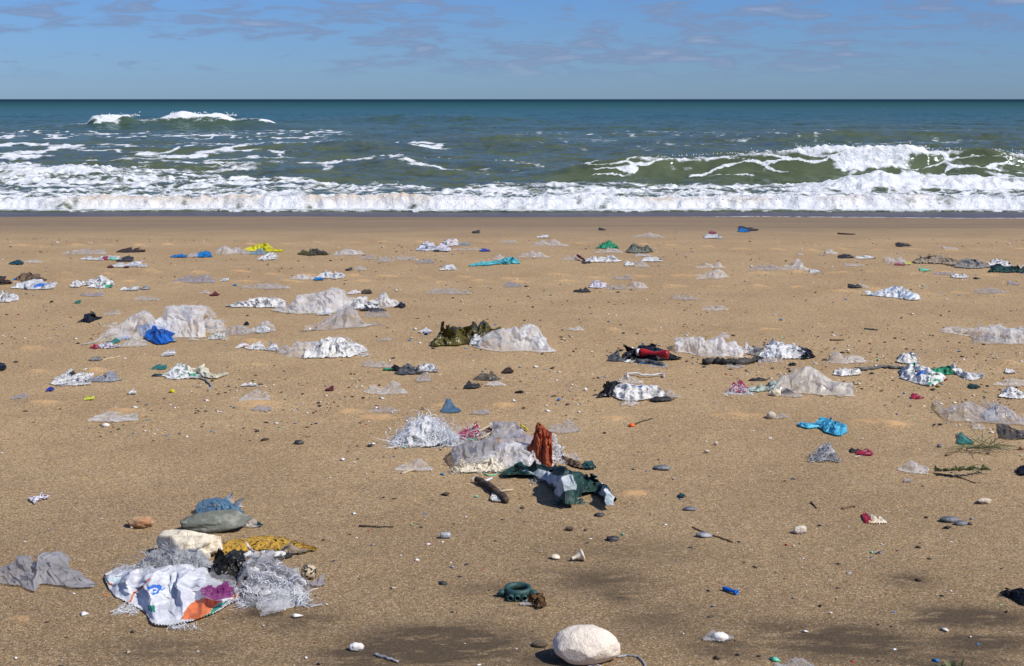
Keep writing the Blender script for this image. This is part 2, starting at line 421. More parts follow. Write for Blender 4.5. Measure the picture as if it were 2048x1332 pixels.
me = mk_mesh('sand', np.stack([X, Y, Z], -1).reshape(-1, 3), grid_faces(len(xg) - 1, len(yg) - 1))
dryv = np.clip(md * (.35 + 1.3 * fbm(X * 6, Y * 9, 27, 3)), 0, 1)
for nme, v in (('dry', dryv), ('wet', wet), ('gloss', gloss), ('dark', dark), ('edge', edge)): fattr(me, nme, v)
def sand_material():
    m, nt, out = nmat('sand')
    tc = nd(nt, 'ShaderNodeTexCoord').outputs['Object']
    at = lambda n: nd(nt, 'ShaderNodeAttribute', attribute_name=n).outputs['Fac']
    grain = noise(nt, tc, 190, 3, .75)
    gmid = noise(nt, tc, 75, 3, .7)
    broad = noise(nt, tc, 1.1, 5, .6)
    c = cmixn(nt, mrange(nt, broad, .35, .65), (.350, .236, .121), (.402, .277, .144))
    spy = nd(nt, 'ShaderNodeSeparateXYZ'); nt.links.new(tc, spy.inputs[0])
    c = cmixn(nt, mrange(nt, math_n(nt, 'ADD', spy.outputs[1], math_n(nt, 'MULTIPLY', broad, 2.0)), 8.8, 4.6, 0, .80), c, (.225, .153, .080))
    g = math_n(nt, 'ADD', math_n(nt, 'MULTIPLY', grain, .62), math_n(nt, 'MULTIPLY', gmid, .38))
    c = cmixn(nt, 1.0, c, mrange(nt, g, .30, .72, .55, 1.40, False), 'MULTIPLY')
    # single grains: every cell has its own tone
    def vor(scale):
        v = nd(nt, 'ShaderNodeTexVoronoi', feature='F1'); v.inputs['Scale'].default_value = scale
        nt.links.new(tc, v.inputs['Vector']); return v
    v1, v2 = vor(290), vor(120)
    s1 = nd(nt, 'ShaderNodeSeparateColor'); nt.links.new(v1.outputs['Color'], s1.inputs[0])
    s2 = nd(nt, 'ShaderNodeSeparateColor'); nt.links.new(v2.outputs['Color'], s2.inputs[0])
    c = cmixn(nt, 1.0, c, mrange(nt, s1.outputs[0], 0, 1, .58, 1.42, False), 'MULTIPLY')
    c = cmixn(nt, 1.0, c, mrange(nt, s2.outputs[0], 0, 1, .80, 1.20, False), 'MULTIPLY')
    c = cmixn(nt, mrange(nt, s1.outputs[1], .93, .95, 0, .55), c, (.72, .62, .50))
    c = cmixn(nt, mrange(nt, s2.outputs[1], .955, .965, 0, .5), c, (.10, .08, .06))
    # scattered pale and dark single grains
    c = cmixn(nt, mrange(nt, noise(nt, tc, 330, 1, .5), .72, .78, 0, .6), c, (.70, .58, .44))
    c = cmixn(nt, mrange(nt, noise(nt, tc, 260, 1, .5), .27, .22, 0, .65), c, (.09, .07, .05))
    # loose dry drift sand is more orange and paler
    dn = math_n(nt, 'MULTIPLY', at('dry'), mrange(nt, noise(nt, tc, 14, 4, .65), .3, .6, .35, 1.15))
    c = cmixn(nt, mrange(nt, dn, .15, 1.0, 0, .70), c, cmixn(nt, grain, (.44, .25, .10), (.74, .47, .23)))
    # dark heavy-mineral streaks
    mp = nd(nt, 'ShaderNodeMapping'); mp.inputs['Scale'].default_value = (2.2, 6.0, 1); mp.inputs['Rotation'].default_value = (0, 0, .35)
    nt.links.new(tc, mp.inputs[0])
    dk = math_n(nt, 'MULTIPLY', at('dark'), mrange(nt, noise(nt, mp.outputs[0], 2.6, 7, .68, .4), .27, .56, 0, 1.6))
    c = cmixn(nt, math_n(nt, 'MINIMUM', dk, .84), c, (.062, .046, .030))
    wt = at('wet')
    mp2 = nd(nt, 'ShaderNodeMapping'); mp2.inputs['Scale'].default_value = (.12, 1.6, 1); nt.links.new(tc, mp2.inputs[0])
    wv = math_n(nt, 'MULTIPLY', wt, mrange(nt, noise(nt, mp2.outputs[0], 1.5, 5, .6), .3, .7, .65, 1.0))
    c = cmixn(nt, math_n(nt, 'MULTIPLY', wv, .88), c, (.185, .140, .096))
    gl = at('gloss')
    c = cmixn(nt, math_n(nt, 'MULTIPLY', gl, .9), c, (.060, .056, .064))
    ed = mrange(nt, math_n(nt, 'MULTIPLY', at('edge'), mrange(nt, noise(nt, tc, 9, 4, .7), .35, .7, .2, 1.3)), .4, .6)
    c = cmixn(nt, ed, c, (.78, .78, .78))
    b = nd(nt, 'ShaderNodeBsdfPrincipled'); nt.links.new(c, b.inputs['Base Color'])
    nt.links.new(mrange(nt, gl, 0, 1, .95, .42), b.inputs['Roughness'])
    nt.links.new(mrange(nt, gl, 0, 1, .15, .22), b.inputs['Specular IOR Level'])
    hh = math_n(nt, 'ADD', math_n(nt, 'MULTIPLY', noise(nt, tc, 120, 4, .75), .5), noise(nt, tc, 28, 4, .6))
    bn = nd(nt, 'ShaderNodeBump'); bn.inputs['Distance'].default_value = .006
    nt.links.new(mrange(nt, gl, 0, 1, .75, .02), bn.inputs['Strength']); nt.links.new(hh, bn.inputs['Height'])
    nt.links.new(bn.outputs[0], b.inputs['Normal'])
    nt.links.new(b.outputs[0], out.inputs[0]); return m
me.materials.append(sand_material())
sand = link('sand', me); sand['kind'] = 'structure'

# ------------------------------------------------------------------ sea
uf = np.linspace(-.395, .395, 600)
us = np.concatenate([-np.geomspace(.41, 5, 16)[::-1], uf, np.geomspace(.41, 5, 16)])
ys = np.concatenate([np.arange(24.2, 29.6, .05), np.arange(29.6, 31.6, .1), np.arange(31.6, 33.9, .035), np.arange(33.9, 44, .10), np.arange(44, 60, .22), np.arange(60, 86, .45),
                     np.arange(86, 93, .12), np.arange(93, 200, 1.0), np.geomspace(201, 14000, 60)])
U, Y = np.meshgrid(us, ys, indexing='ij')
X = U * Y
PX = 1024 + FPX * U / (CP + .03 * SP)
Yf = 24.85 + .5 * (vnoise(X * .21, X * 0, 3) - .5) + .30 * (vnoise(X * .9, X * 0, 6) - .5) + .18 * (fbm(X * 3.5, X * 0, 7, 3) - .5) - .15 * sst(3, 8, X)
s = Y - Yf
foam = np.zeros_like(X); sandy = np.zeros_like(X)
hb = .02 + .17 * np.clip(fbm(X * .7, X * 0, 11, 4) - .25, 0, 1)
rise = sst(.38, .80, s)
Z = -.40 + rise * .19 + rise * hb * np.exp(-np.maximum(s - .8, 0) / .8)
far = sst(210, 130, Y)
swell = (vnoise(X * .05, Y * .05, 40) * .5 + .5)
Z += sst(28.5, 38, Y) * far * (.12 * np.sin(Y * .78 + 5 * fbm(X * .045, Y * .05, 41, 2)) * swell + .17 * (fbm(X * .16, Y * .33, 42, 3) - .5))
chop = fbm(X * .75, Y * 1.25, 43, 4) - .5
Z += chop * (.22 * sst(26, 32, Y)) * sst(170, 60, Y) + (fbm(X * 2.1, Y * 3.1, 44, 3) - .5) * .11 * sst(26, 32, Y) * sst(90, 45, Y)
base = Z.copy()
Yd = Y.copy()
def breaker(yc, table, wf, wb, lean, bend=.5, seed=1):
    """one wave ridge: crest row given per photo column at distance yc"""
    global Z, Yd
    tx, ty = zip(*table)
    row = np.interp(us * FPX / (CP + .03 * SP) + 1024, tx, ty)
    row = row + 3.0 * (fbm(us * yc * 1.4, us * 0, seed, 3) - .5)
    a, b, c = ray(1024, row)
    zt = CAMH + yc * c / b
    inside = sst(tx[0] - 90, tx[0], PX[:, 0]) * sst(tx[-1] + 90, tx[-1], PX[:, 0])
    j = int(np.argmin(np.abs(ys - yc)))
    amp = np.maximum(zt + .22, 0) * inside
    ycx = yc + bend * (fbm(us * yc * .35, us * 0, seed + 5, 2) - .5) * 2
    sh = Y - ycx[:, None]
    prof = np.where(sh < 0, np.exp(-(np.abs(sh) / wf) ** 1.7), np.exp(-(sh / wb) ** 2))
    k = prof * amp[:, None]
    Z = Z * (1 - .55 * prof * inside[:, None]) + k - .10 * prof * inside[:, None]
    Yd = Yd - lean * k * prof
    return sh, amp[:, None] * np.ones_like(sh), prof, inside[:, None]
def box(a, b, c, d):
    return sst(a, b, PX) * sst(d, c, PX)
wx, wy = fbm(X * .6, Y * .6, 61, 3) - .5, fbm(X * .6, Y * .6, 62, 3) - .5
lace = 1 - sst(.02, .22, cells(X * .8 + 1.6 * wx, Y * .40 + 1.6 * wy, 63))
lace2 = 1 - sst(.02, .20, cells(X * 1.9 + 1.4 * wx, Y * 1.1 + 1.4 * wy, 64))
n1 = fbm(X * .30, Y * .42, 65, 4)
n2 = fbm(X * 1.3, Y * 1.5, 66, 4)
# the main breaker on the right
sh, amp, prof, ins = breaker(33.0, [(1040, 352), (1100, 342), (1150, 333), (1200, 322), (1250, 313), (1310, 314), (1370, 318), (1420, 316), (1480, 308), (1550, 302), (1600, 297), (1680, 294), (1780, 293),
                                    (1800, 289), (1850, 301), (1900, 301), (1960, 297), (2000, 304), (2060, 314), (2300, 330)], .85, 3.2, .75, .12, 3)
face = sst(-1.25, -.85, sh) * sst(.35, .05, sh) * ins
crest = np.exp(-((sh + .12) / .26) ** 2) * ins
sk = sh * 1.9 + .55 * np.sin(X * 1.1) + 1.3 * wx        # strands that run up the face
strand = 1 - sst(.01, .14, cells(X * .62 + 1.3 * wy, sk * .85 + 1.0 * wx, 71))
foam = np.maximum(foam, crest * (.52 * box(1180, 1260, 2400, 2500) + .55 * box(1570, 1650, 1830, 1900)) * (.55 + .9 * n2))
foam = np.maximum(foam, face * (strand * (.45 + .9 * n2) + .30 * lace2 * n2 + .22 * sst(.50, .85, n2)) * box(1130, 1200, 2400, 2500))
foam = np.maximum(foam, face * box(1640, 1700, 1800, 1850) * (.45 + .8 * n2))
foam = np.maximum(foam, face * box(1820, 1870, 2400, 2500) * (.26 + .40 * strand + .8 * (n2 - .4)))
foam = np.maximum(foam, sst(-2.6, -1.6, sh) * sst(-.7, -1.2, sh) * ins * .45 * box(1600, 1700, 2400, 2500) * (.5 + lace))
brk = crest * box(1570, 1650, 1830, 1900)
Z += brk * .16 * (fbm(X * 3.5, Y * 3.5, 73, 3) - .35)
foam = np.maximum(foam, sst(.1, .6, sh) * sst(3.8, 1.5, sh) * box(1230, 1320, 1500, 1560) * .55 * lace2)
# white bore in front of it
sh, amp, prof, ins = breaker(28.6, [(1600, 380), (1650, 372), (1700, 360), (1740, 351), (1765, 348), (1800, 354), (1850, 358), (1900, 355), (1960, 357), (2060, 360), (2300, 366)], .55, 1.6, .35, .12, 9)
foam = np.maximum(foam, sst(-.9, -.5, sh) * sst(1.3, .2, sh) * ins * (.50 + .75 * n2))
Z += prof * ins * .08 * (n2 - .4)
# the breaker far out on the left
sh, amp, prof, ins = breaker(89.5, [(-300, 262), (0, 260), (60, 258), (100, 252), (178, 247), (196, 233), (225, 230), (268, 229), (284, 238), (320, 239), (342, 231), (372, 224), (405, 227), (452, 227), (472, 236),
                                    (540, 239), (556, 246), (620, 254), (720, 258)], 2.3, 8, 1.2, .4, 12)
crest = np.exp(-((sh + .3) / 1.0) ** 2)
foam = np.maximum(foam, crest * (.9 * box(178, 196, 262, 284) + .75 * box(325, 350, 458, 480) + .5 * box(520, 535, 550, 560) + .46 * box(20, 60, 180, 200) + .52 * box(270, 290, 545, 560)) * (.6 + .8 * n2))
foam = np.maximum(foam, sst(-3, -1.5, sh) * sst(.4, 0, sh) * (.85 * box(182, 198, 240, 262) + .42 * box(340, 370, 440, 470)) * (.4 + .9 * n2))
Z += crest * (box(178, 200, 258, 282) + box(325, 360, 450, 480)) * .30 * (fbm(X * 1.2, Y * 1.2, 75, 3) - .45)
# green swells in the middle and left
for yc, tab, wf, wb, ln, sd in ((38.4, [(600, 340), (660, 332), (720, 324), (775, 318), (810, 317), (860, 325), (930, 327), (1000, 330), (1060, 334), (1110, 342)], 1.1, 3.5, .5, 15),
                                (42.5, [(160, 331), (205, 322), (250, 317), (320, 319), (420, 322), (520, 328), (600, 334)], 1.2, 4, .4, 16),
                                (56, [(860, 281), (940, 275), (1000, 269), (1060, 272), (1130, 283)], 1.8, 5, .4, 17),
                                (64, [(1150, 285), (1300, 276), (1500, 268), (1700, 262), (1900, 264), (2200, 270)], 2.2, 6, .4, 18),
                                (48, [(-100, 300), (100, 296), (300, 297), (500, 290), (640, 283), (720, 280), (800, 290)], 1.6, 5, .4, 19),
                                (112, [(650, 238), (780, 231), (900, 230), (1020, 236)], 4, 10, .4, 20),
                                (34.2, [(-200, 334), (0, 333), (40, 330), (100, 337), (160, 333), (200, 336), (300, 346)], .9, 2.5, .5, 22)):
    sh, amp, prof, ins = breaker(yc, tab, wf, wb, ln, .5, sd)
    if yc == 34.2: foam = np.maximum(foam, sst(-1.6, -.6, sh) * sst(1.2, .1, sh) * ins * (.3 + .7 * n2))
    if yc == 38.4: foam = np.maximum(foam, np.exp(-((sh + .3) / .3) ** 2) * .42 * box(735, 760, 800, 830) + np.exp(-((sh + .2) / .25) ** 2) * .30 * box(930, 960, 1080, 1110))
    if yc == 42.5: foam = np.maximum(foam, np.exp(-((sh + .15) / .3) ** 2) * .45 * box(190, 205, 245, 260))
    if yc == 64: foam = np.maximum(foam, np.exp(-((sh + .2) / .35) ** 2) * .36 * (.4 + n1) * ins)
    if yc == 48: foam = np.maximum(foam, sst(-1.2, -.3, sh) * sst(2.0, .2, sh) * (.44 * box(330, 420, 680, 740)) * (.35 + lace))
# shore bore and the lacy surf behind it
bore = sst(.25, .5, s) * sst(2.0, 1.0, s)
foam = np.maximum(foam, sst(0, .06, s) * sst(.8, .4, s) * (.52 + .8 * (fbm(X * 3.2, Y * 3.6, 68, 4) - .5)))
foam = np.maximum(foam, bore * (.66 + .9 * (fbm(X * 2.4, Y * 2.8, 67, 3) - .3)))
sandy = .85 * np.exp(-((s - .85) / .20) ** 2) * sst(.50, .74, fbm(X * .7, Y * .5, 81, 3) + .22 * sst(3, -6, X) - .05) * 1.0
ext = np.interp(PX, [0, 300, 420, 560, 700, 1400, 1650, 2048], [38.8, 38.0, 35.5, 32.8, 31.2, 30.8, 31.2, 31.6])
reg = sst(0, .2, s) * sst(ext + .8, ext - 1.2, Y + 1.2 * (n1 - .5))
foam = np.maximum(foam, reg * (.33 + .30 * lace + .22 * lace2 + .55 * (n2 - .45) + .5 * (n1 - .5)))
surf = reg * sst(31.2, 29.6, Y)
foam = np.maximum(foam, surf * (.42 + .8 * (n2 - .45) + .22 * lace2))
# old foam trails further out
for y0, y1, a, b, c, d, k in ((40, 62, -400, -100, 560, 700, .52), (60, 86, -400, -100, 640, 760, .52), (46, 62, 440, 560, 860, 940, .62), (35, 44, 200, 320, 1050, 1200, .48), (33, 37, 880, 960, 1120, 1200, .34), (44, 90, 900, 1100, 1950, 2100, .30), (36, 44, 1300, 1350, 1480, 1600, .40)):
    rg = sst(y0, y0 + (y1 - y0) * .25, Y) * sst(y1, y1 - (y1 - y0) * .25, Y) * box(a, b, c, d)
    tr = 1 - sst(.02, .24, cells(X * .30 + 1.3 * wx + .6 * n1, Y * .26 + 1.2 * wy, 83))
    foam = np.maximum(foam, rg * (1.45 * k * (.20 + .80 * tr) * (.5 + .95 * n1) + .34 * (n2 - .5)))
foam = np.maximum(foam, .36 * sst(.64, .76, n2) * sst(30, 40, Y) * sst(150, 60, Y))
foam = np.clip(foam, 0, 1.2)
lump = (np.abs(fbm(X * 4.5, Y * 4.5, 91, 3) - .5) * 2)
Z += sst(.35, .6, foam) * sst(60, 34, Y) * (.10 * lump - .02) * sst(.02, .3, s)
gz0 = base_z(Yd)
Z = np.where(s < .02, gz0 - .10, np.where(s < 1.0, np.maximum(Z, gz0 + .012 + .02 * sst(.3, .7, foam)), Z))
Z = np.where(Y > 200, -.2, Z)
me = mk_mesh('sea', np.stack([X, Yd, Z], -1).reshape(-1, 3), grid_faces(len(us) - 1, len(ys) - 1))
for nme, v in (('foam', foam), ('sandy', sandy)): fattr(me, nme, v)
def sea_material():
    m, nt, out = nmat('sea')
    geo = nd(nt, 'ShaderNodeNewGeometry'); P = geo.outputs['Position']
    at = lambda n: nd(nt, 'ShaderNodeAttribute', attribute_name=n).outputs['Fac']
    sp = nd(nt, 'ShaderNodeSeparateXYZ'); nt.links.new(P, sp.inputs[0])
    # stirred-up olive water inshore, teal further out, deep blue at the horizon
    big = noise(nt, P, .03, 3, .5)
    yd = math_n(nt, 'ADD', sp.outputs[1], math_n(nt, 'MULTIPLY', big, 60))
    c = cmixn(nt, mrange(nt, yd, 55, 200), (.080, .100, .054), (.018, .070, .064))
    c = cmixn(nt, mrange(nt, sp.outputs[1], 350, 1300), c, (.002, .018, .032))
    f = at('foam')
    mp = nd(nt, 'ShaderNodeMapping'); mp.inputs['Scale'].default_value = (1, 1.3, 1); nt.links.new(P, mp.inputs[0])
    fn = noise(nt, mp.outputs[0], 3.2, 8, .68, .3)
    ff = math_n(nt, 'ADD', f, math_n(nt, 'MULTIPLY', math_n(nt, 'SUBTRACT', fn, .5), 1.35))
    fac = mrange(nt, ff, .38, .72, 0, .96)
    b = nd(nt, 'ShaderNodeBsdfDiffuse'); nt.links.new(c, b.inputs['Color'])
    gls = nd(nt, 'ShaderNodeBsdfGlossy'); gls.inputs['Roughness'].default_value = .14; gls.inputs['Color'].default_value = (.8, .95, .95, 1)
    fr = nd(nt, 'ShaderNodeFresnel'); fr.inputs['IOR'].default_value = 1.33
    def slope(scale, detail, amp):
        n = nd(nt, 'ShaderNodeTexNoise'); n.inputs['Scale'].default_value = scale; n.inputs['Detail'].default_value = detail; n.inputs['Roughness'].default_value = .62
        nt.links.new(mp.outputs[0], n.inputs['Vector'])
        v = nd(nt, 'ShaderNodeVectorMath', operation='SUBTRACT'); v.inputs[1].default_value = (.5, .5, .5); nt.links.new(n.outputs['Color'], v.inputs[0])
        q = nd(nt, 'ShaderNodeVectorMath', operation='MULTIPLY'); q.inputs[1].default_value = (amp, amp, 0); nt.links.new(v.outputs[0], q.inputs[0])
        return q.outputs[0]
    def vadd(a, c):
        v = nd(nt, 'ShaderNodeVectorMath', operation='ADD'); nt.links.new(a, v.inputs[0]); nt.links.new(c, v.inputs[1]); return v.outputs[0]
    nn = vadd(vadd(vadd(slope(2.4, 5, 1.0), slope(.75, 4, 1.25)), slope(.17, 4, .95)), geo.outputs['Normal'])
    nz_ = nd(nt, 'ShaderNodeVectorMath', operation='NORMALIZE'); nt.links.new(nn, nz_.inputs[0])
    nt.links.new(nz_.outputs[0], b.inputs['Normal']); nt.links.new(nz_.outputs[0], gls.inputs['Normal']); nt.links.new(nz_.outputs[0], fr.inputs['Normal'])
    cap = mrange(nt, sp.outputs[1], 50, 500, .40, .11)      # choppy facets far out mirror less of the low sky
    wm = nd(nt, 'ShaderNodeMixShader'); nt.links.new(math_n(nt, 'MINIMUM', math_n(nt, 'MULTIPLY', fr.outputs[0], .8), cap), wm.inputs[0])
    nt.links.new(b.outputs[0], wm.inputs[1]); nt.links.new(gls.outputs[0], wm.inputs[2]); b = wm
    fo = nd(nt, 'ShaderNodeBsdfPrincipled')
    fcol = cmixn(nt, mrange(nt, noise(nt, mp.outputs[0], 7, 6, .7), .3, .7), (.70, .73, .76), (.90, .91, .91))
    fcol = cmixn(nt, math_n(nt, 'MULTIPLY', at('sandy'), .8), fcol, (.62, .45, .26))
    nt.links.new(fcol, fo.inputs['Base Color']); fo.inputs['Roughness'].default_value = .9
    fo.inputs['Specular IOR Level'].default_value = .1
    nt.links.new(bump(nt, noise(nt, P, 9, 6, .7), .7, .12), fo.inputs['Normal'])
    x = nd(nt, 'ShaderNodeMixShader'); nt.links.new(fac, x.inputs[0])
    nt.links.new(b.outputs[0], x.inputs[1]); nt.links.new(fo.outputs[0], x.inputs[2])
    nt.links.new(x.outputs[0], out.inputs[0]); return m
me.materials.append(sea_material())
sea = link('sea', me); sea['kind'] = 'structure'
# droplets thrown up from the crests
solid('spray', (.9, .9, .9), rough=.4, dust=0)
def spray():
    r = np.random.RandomState(8); pts = []
    def along(yc, x0, x1, y0, y1, n, dy, size):
        for i in range(n):
            px = r.uniform(x0, x1); row = np.interp(px, (x0, x1), (y0, y1)) - abs(r.normal(0, dy)) + 2
            a, b, c = ray(px, row); t = (yc + r.normal(0, yc * .006)) / b
            pts.append((a * t, b * t, CAMH + c * t, size * r.uniform(.4, 1.2)))
    along(33.0, 1590, 1860, 297, 296, 420, 4, .016); along(33.0, 1300, 1600, 314, 298, 90, 2, .014); along(33.0, 1860, 2048, 300, 306, 120, 3, .014)
    along(89.5, 190, 280, 232, 230, 110, 2.6, .04); along(89.5, 340, 475, 228, 230, 200, 3.2, .04)
    along(28.6, 1680, 1900, 358, 356, 140, 3, .012)
    for px in range(0, 2048, 8): along(25.0, px, px + 8, 397, 397, 3, 4, .012)
    oc = np.array([(1, 0, 0), (-1, 0, 0), (0, 1, 0), (0, -1, 0), (0, 0, 1), (0, 0, -1)], float)
    of = np.array([(0, 2, 4), (2, 1, 4), (1, 3, 4), (3, 0, 4), (2, 0, 5), (1, 2, 5), (3, 1, 5), (0, 3, 5)])
    co = np.concatenate([oc * p[3] + np.array(p[:3]) for p in pts]); fa = np.concatenate([of + 6 * i for i in range(len(pts))])
    o = link('sea_spray', mk_mesh('sea_spray', co, fa, True, ['spray'])); o['kind'] = 'stuff'
    tag(o, 'white droplets of spray above the breaking crests', 'spray')
spray()

# ------------------------------------------------------------------ generators for things on the sand
def tri(t):
    return 2 * np.abs(2 * (t - np.floor(t + .5))) - 1
def in_poly(px, py, poly):
    r = np.zeros(px.shape, bool); n = len(poly)
    for i in range(n):
        (x1, y1), (x2, y2) = poly[i], poly[(i + 1) % n]
        c = ((y1 > py) != (y2 > py)) & (px < (x2 - x1) * (py - y1) / (y2 - y1 + 1e-9) + x1)
        r ^= c
    return r
def heap_mesh(name, prof, base, mats, k=.3, cr=1.0, seed=0, rear=1.0, pw=.75, lift=0.0, ragged=.3, zones=(), res=1.0, holes=0.0, flaps=None, low=.92):
    """a sheet draped into a crumpled ridge. prof: skyline in photo pixels, base: front contact line"""
    r = np.random.RandomState(seed + 100)
    tx, ty = zip(*prof); x0, x1 = tx[0], tx[-1]
    w = x1 - x0
    nu = int(np.clip(w * .55 * res, 10, 150)); 
    xs = np.linspace(x0, x1, nu + 1)
    yt = np.interp(xs, tx, ty)
    if isinstance(base, (int, float)): yb = np.full_like(xs, base)
    else: yb = np.interp(xs, *zip(*base))
    if any(q in mats[0] for q in ('clear', 'milky')): low -= .09
    hpx = max(3., float(np.max(yb - yt)))
    nv = int(np.clip(hpx * .55 * res, 6, 50)) * 2
    if flaps is None: flaps = 0 if (zones or hpx < 13 or k > .55) else int(np.clip(w / hpx * 1.6, 2, 7))
    uu = np.linspace(0, 1, nu + 1); fq = max(4., min(12., 3.2 * w / hpx))
    nn = fbm(uu * fq, uu * 0 + seed * .37, seed, 2) - .5
    n3 = fbm(uu * fq * .6, uu * 0 + seed * .71, seed + 7, 2) - .5
    taper = np.clip(np.minimum(xs - x0, x1 - xs) / max(4, w * .08), 0, 1)
    yt = yb - (yb - yt) * low; yt = yt + nn * .07 * hpx * taper; yb = yb + n3 * .10 * hpx
    yt = np.minimum(yt, yb - .5)
    Fx, Fy, Fz = G(xs, yb, lift)
    Bx, By, Bz = G(xs, yt, 0.0)
    filmy = any(q in mats[0] for q in ('film', 'clear', 'milky')) or 'sheet' in name
    fa_, fz_ = (.30, .10) if filmy else (.35, .12)
    wav = fbm(uu * fq * 1.5, uu * 0 + seed * .53, seed + 3, 3) - .5
    d = k * np.maximum(By - Fy, .01) * (1 + .55 * wav * taper)
    qv = ((1.25 if filmy else .80) * np.exp(1.1 * (fbm(uu * fq * .6, uu * 0 + seed * .91, seed + 5, 2) - .5)))[:, None]
    ra, rb, rc = ray(xs, yt)
    t = (Fy + d) / rb
    Tx, Ty, Tz = ra * t, Fy + d, CAMH + rc * t
    Tz = np.maximum(Tz, Fz + .004)
    v = np.linspace(0, 1, nv + 1)
    a = np.clip(v / .5, 0, 1)[None, :]; b = np.clip((v - .5) / .5, 0, 1)[None, :]
    fr = (v <= .5)[None, :]
    Xg = np.where(fr, Fx[:, None] + (Tx - Fx)[:, None] * a, Tx[:, None] * (1 + 0 * b))
    Yg = np.where(fr, Fy[:, None] + d[:, None] * a, Ty[:, None] + rear * d[:, None] * b)
    gzr = ground_z(Xg, Yg)
    low = np.where(fr, Fz[:, None], gzr + lift * (1 - b))
    Zg = low + (Tz[:, None] - low) * np.where(fr, (np.sin(a * math.pi / 2) if not filmy else a + .12 * np.sin(a * math.pi) ) ** qv, np.cos(b * math.pi / 2) ** pw)
    # slanting folds over the front: sharp-crested, not in line with the columns
    s1, s2 = r.uniform(-2.5, 2.5), r.uniform(-.5, .5)
    pu = uu[:, None] * fq * .9 + s1 * v[None, :]; pv_ = v[None, :] * 3.2 + s2 * uu[:, None] * fq
    rg = np.abs(2 * vnoise(pu, pv_, seed + 21) - 1) + .5 * np.abs(2 * vnoise(pu * 2.2 + 5, pv_ * 2.2 + 1.5 * pu, seed + 22) - 1)
    sw = np.sin(math.pi * v)[None, :] ** .6
    Yg = Yg + fa_ * d[:, None] * (rg - .7) * sw
    Zg = Zg - fz_ * (Tz - Fz)[:, None] * (rg - .7) * sw * np.where(fr, 1 - a ** 3, 1 - (1 - b) ** 3)
    # pixel seen at each point before crumpling (for print zones)
    mx, my = project(Xg, Yg, Zg)
    size = max(float(Tx.max() - Tx.min()), .02); hm = float((Tz - Fz).max())
    amp = cr * (.10 * hm + .012 * size)
    env = (.30 + .70 * np.sin(math.pi * v) ** .7)[None, :]
    D = np.zeros(Xg.shape + (3,))
    L = size if size < 4 * hm else .5 * size + 2 * hm
    for i in range(13):
        n = r.normal(0, 1, 3); n /= np.linalg.norm(n)
        f = (.9 + .62 * i) / L * r.uniform(.8, 1.3)
        dr = r.normal(0, 1, 3); dr[2] *= .8; dr /= np.linalg.norm(dr)
        ph = (Xg * n[0] + Yg * n[1] * 1.2 + Zg * n[2] * 1.6) * f + r.rand() + .35 * (vnoise(Xg * 2.2 / L + i * 3.1, (Yg + Zg) * 2.2 / L, seed + i) - .5)
        D += (tri(ph) * amp * 1.15 / (1 + .40 * i))[..., None] * dr
    D *= env[..., None]
    Xg, Yg, Zg = Xg + D[..., 0], Yg + D[..., 1] * 1.1, Zg + D[..., 2]
    Zg = np.maximum(Zg, ground_z(Xg, Yg) + .004 + .006 * np.abs(np.sin(np.arange(Zg.size).reshape(Zg.shape) * 1.7)))
    ff = grid_faces(nu, nv)
    ii, jj = np.repeat(np.arange(nu), nv), np.tile(np.arange(nv), nu)
    keep = np.ones(len(ff), bool)
    if ragged:
        q = vnoise(ii * .45, jj * .45, seed + 55)
        keep &= ~(((jj < 1) | (jj >= nv - 2)) & (q < ragged)) & ~(((ii < 1) | (ii >= nu - 1)) & (q < ragged))
    if holes:
        keep &= vnoise(ii * .33, jj * .33, seed + 77) > holes
    midx = np.zeros(len(ff), int)
    if zones:
        cx = mx.ravel()[ff].mean(1); cy = my.ravel()[ff].mean(1)
        frm = jj < nv // 2 + 1
        for zi, (poly, mn) in enumerate(zones):
            m = in_poly(cx, cy, poly) & frm
            midx[m] = len(mats) + zi
    mats = list(mats) + [z[1] for z in zones]
    # pieces one might see through another get a real back layer for opaque bags as well: rows behind the ridge
    org = np.array([float(Xg.mean()), float(Yg.mean()), float(ground_z(np.array([Xg.mean()]), np.array([Yg.mean()]))[0])])
    co = np.stack([Xg, Yg, Zg], -1).reshape(-1, 3) - org
    ff, midx = ff[keep], midx[keep]
    if flaps:
        P3 = co.reshape(nu + 1, nv + 1, 3); m = 6
        for q in range(flaps):
            i, j = r.randint(1, nu), r.randint(int(nv * .12), max(int(nv * .12) + 1, int(nv * .62)))
            c0 = P3[i, j]; ln = hm * r.uniform(.35, .75); wd = ln * r.uniform(.5, 1.3)
            dr = np.array([r.normal(0, .8), r.normal(-.15, .35), abs(r.normal(.45, .4))]); dr /= np.linalg.norm(dr)
            sd = np.cross(dr, np.array([r.normal(0, .3), 1.0, r.normal(0, .3)])); sd /= np.linalg.norm(sd) + 1e-6
            cu = np.cross(dr, sd); b0 = len(co); tw = r.normal(0, .6); cl = r.normal(0, .5); sk = r.normal(0, .4); tp = r.uniform(-.2, .9)
            tt, ss = np.meshgrid(np.linspace(0, 1, m + 1), np.linspace(-.5, .5, m + 1), indexing='ij')
            wv = (1 - tp * tt) * wd
            fo = .14 * ln * (tri(ss * 1.7 + tt * .8 + r.rand()) + .5 * tri(ss * 3.1 - tt * 1.9 + r.rand()))
            pv = c0 + dr * (ln * tt * (1 + .25 * tri(ss * 2.3 + q)))[..., None] + sd * (wv * ss + sk * ln * tt ** 2)[..., None] + cu * (cl * ln * tt ** 2 + tw * wv * ss * tt + fo * tt)[..., None]
            pv[..., 2] = np.maximum(pv[..., 2], .006)
            co = np.concatenate([co, pv.reshape(-1, 3)]); gf = grid_faces(m, m) + b0
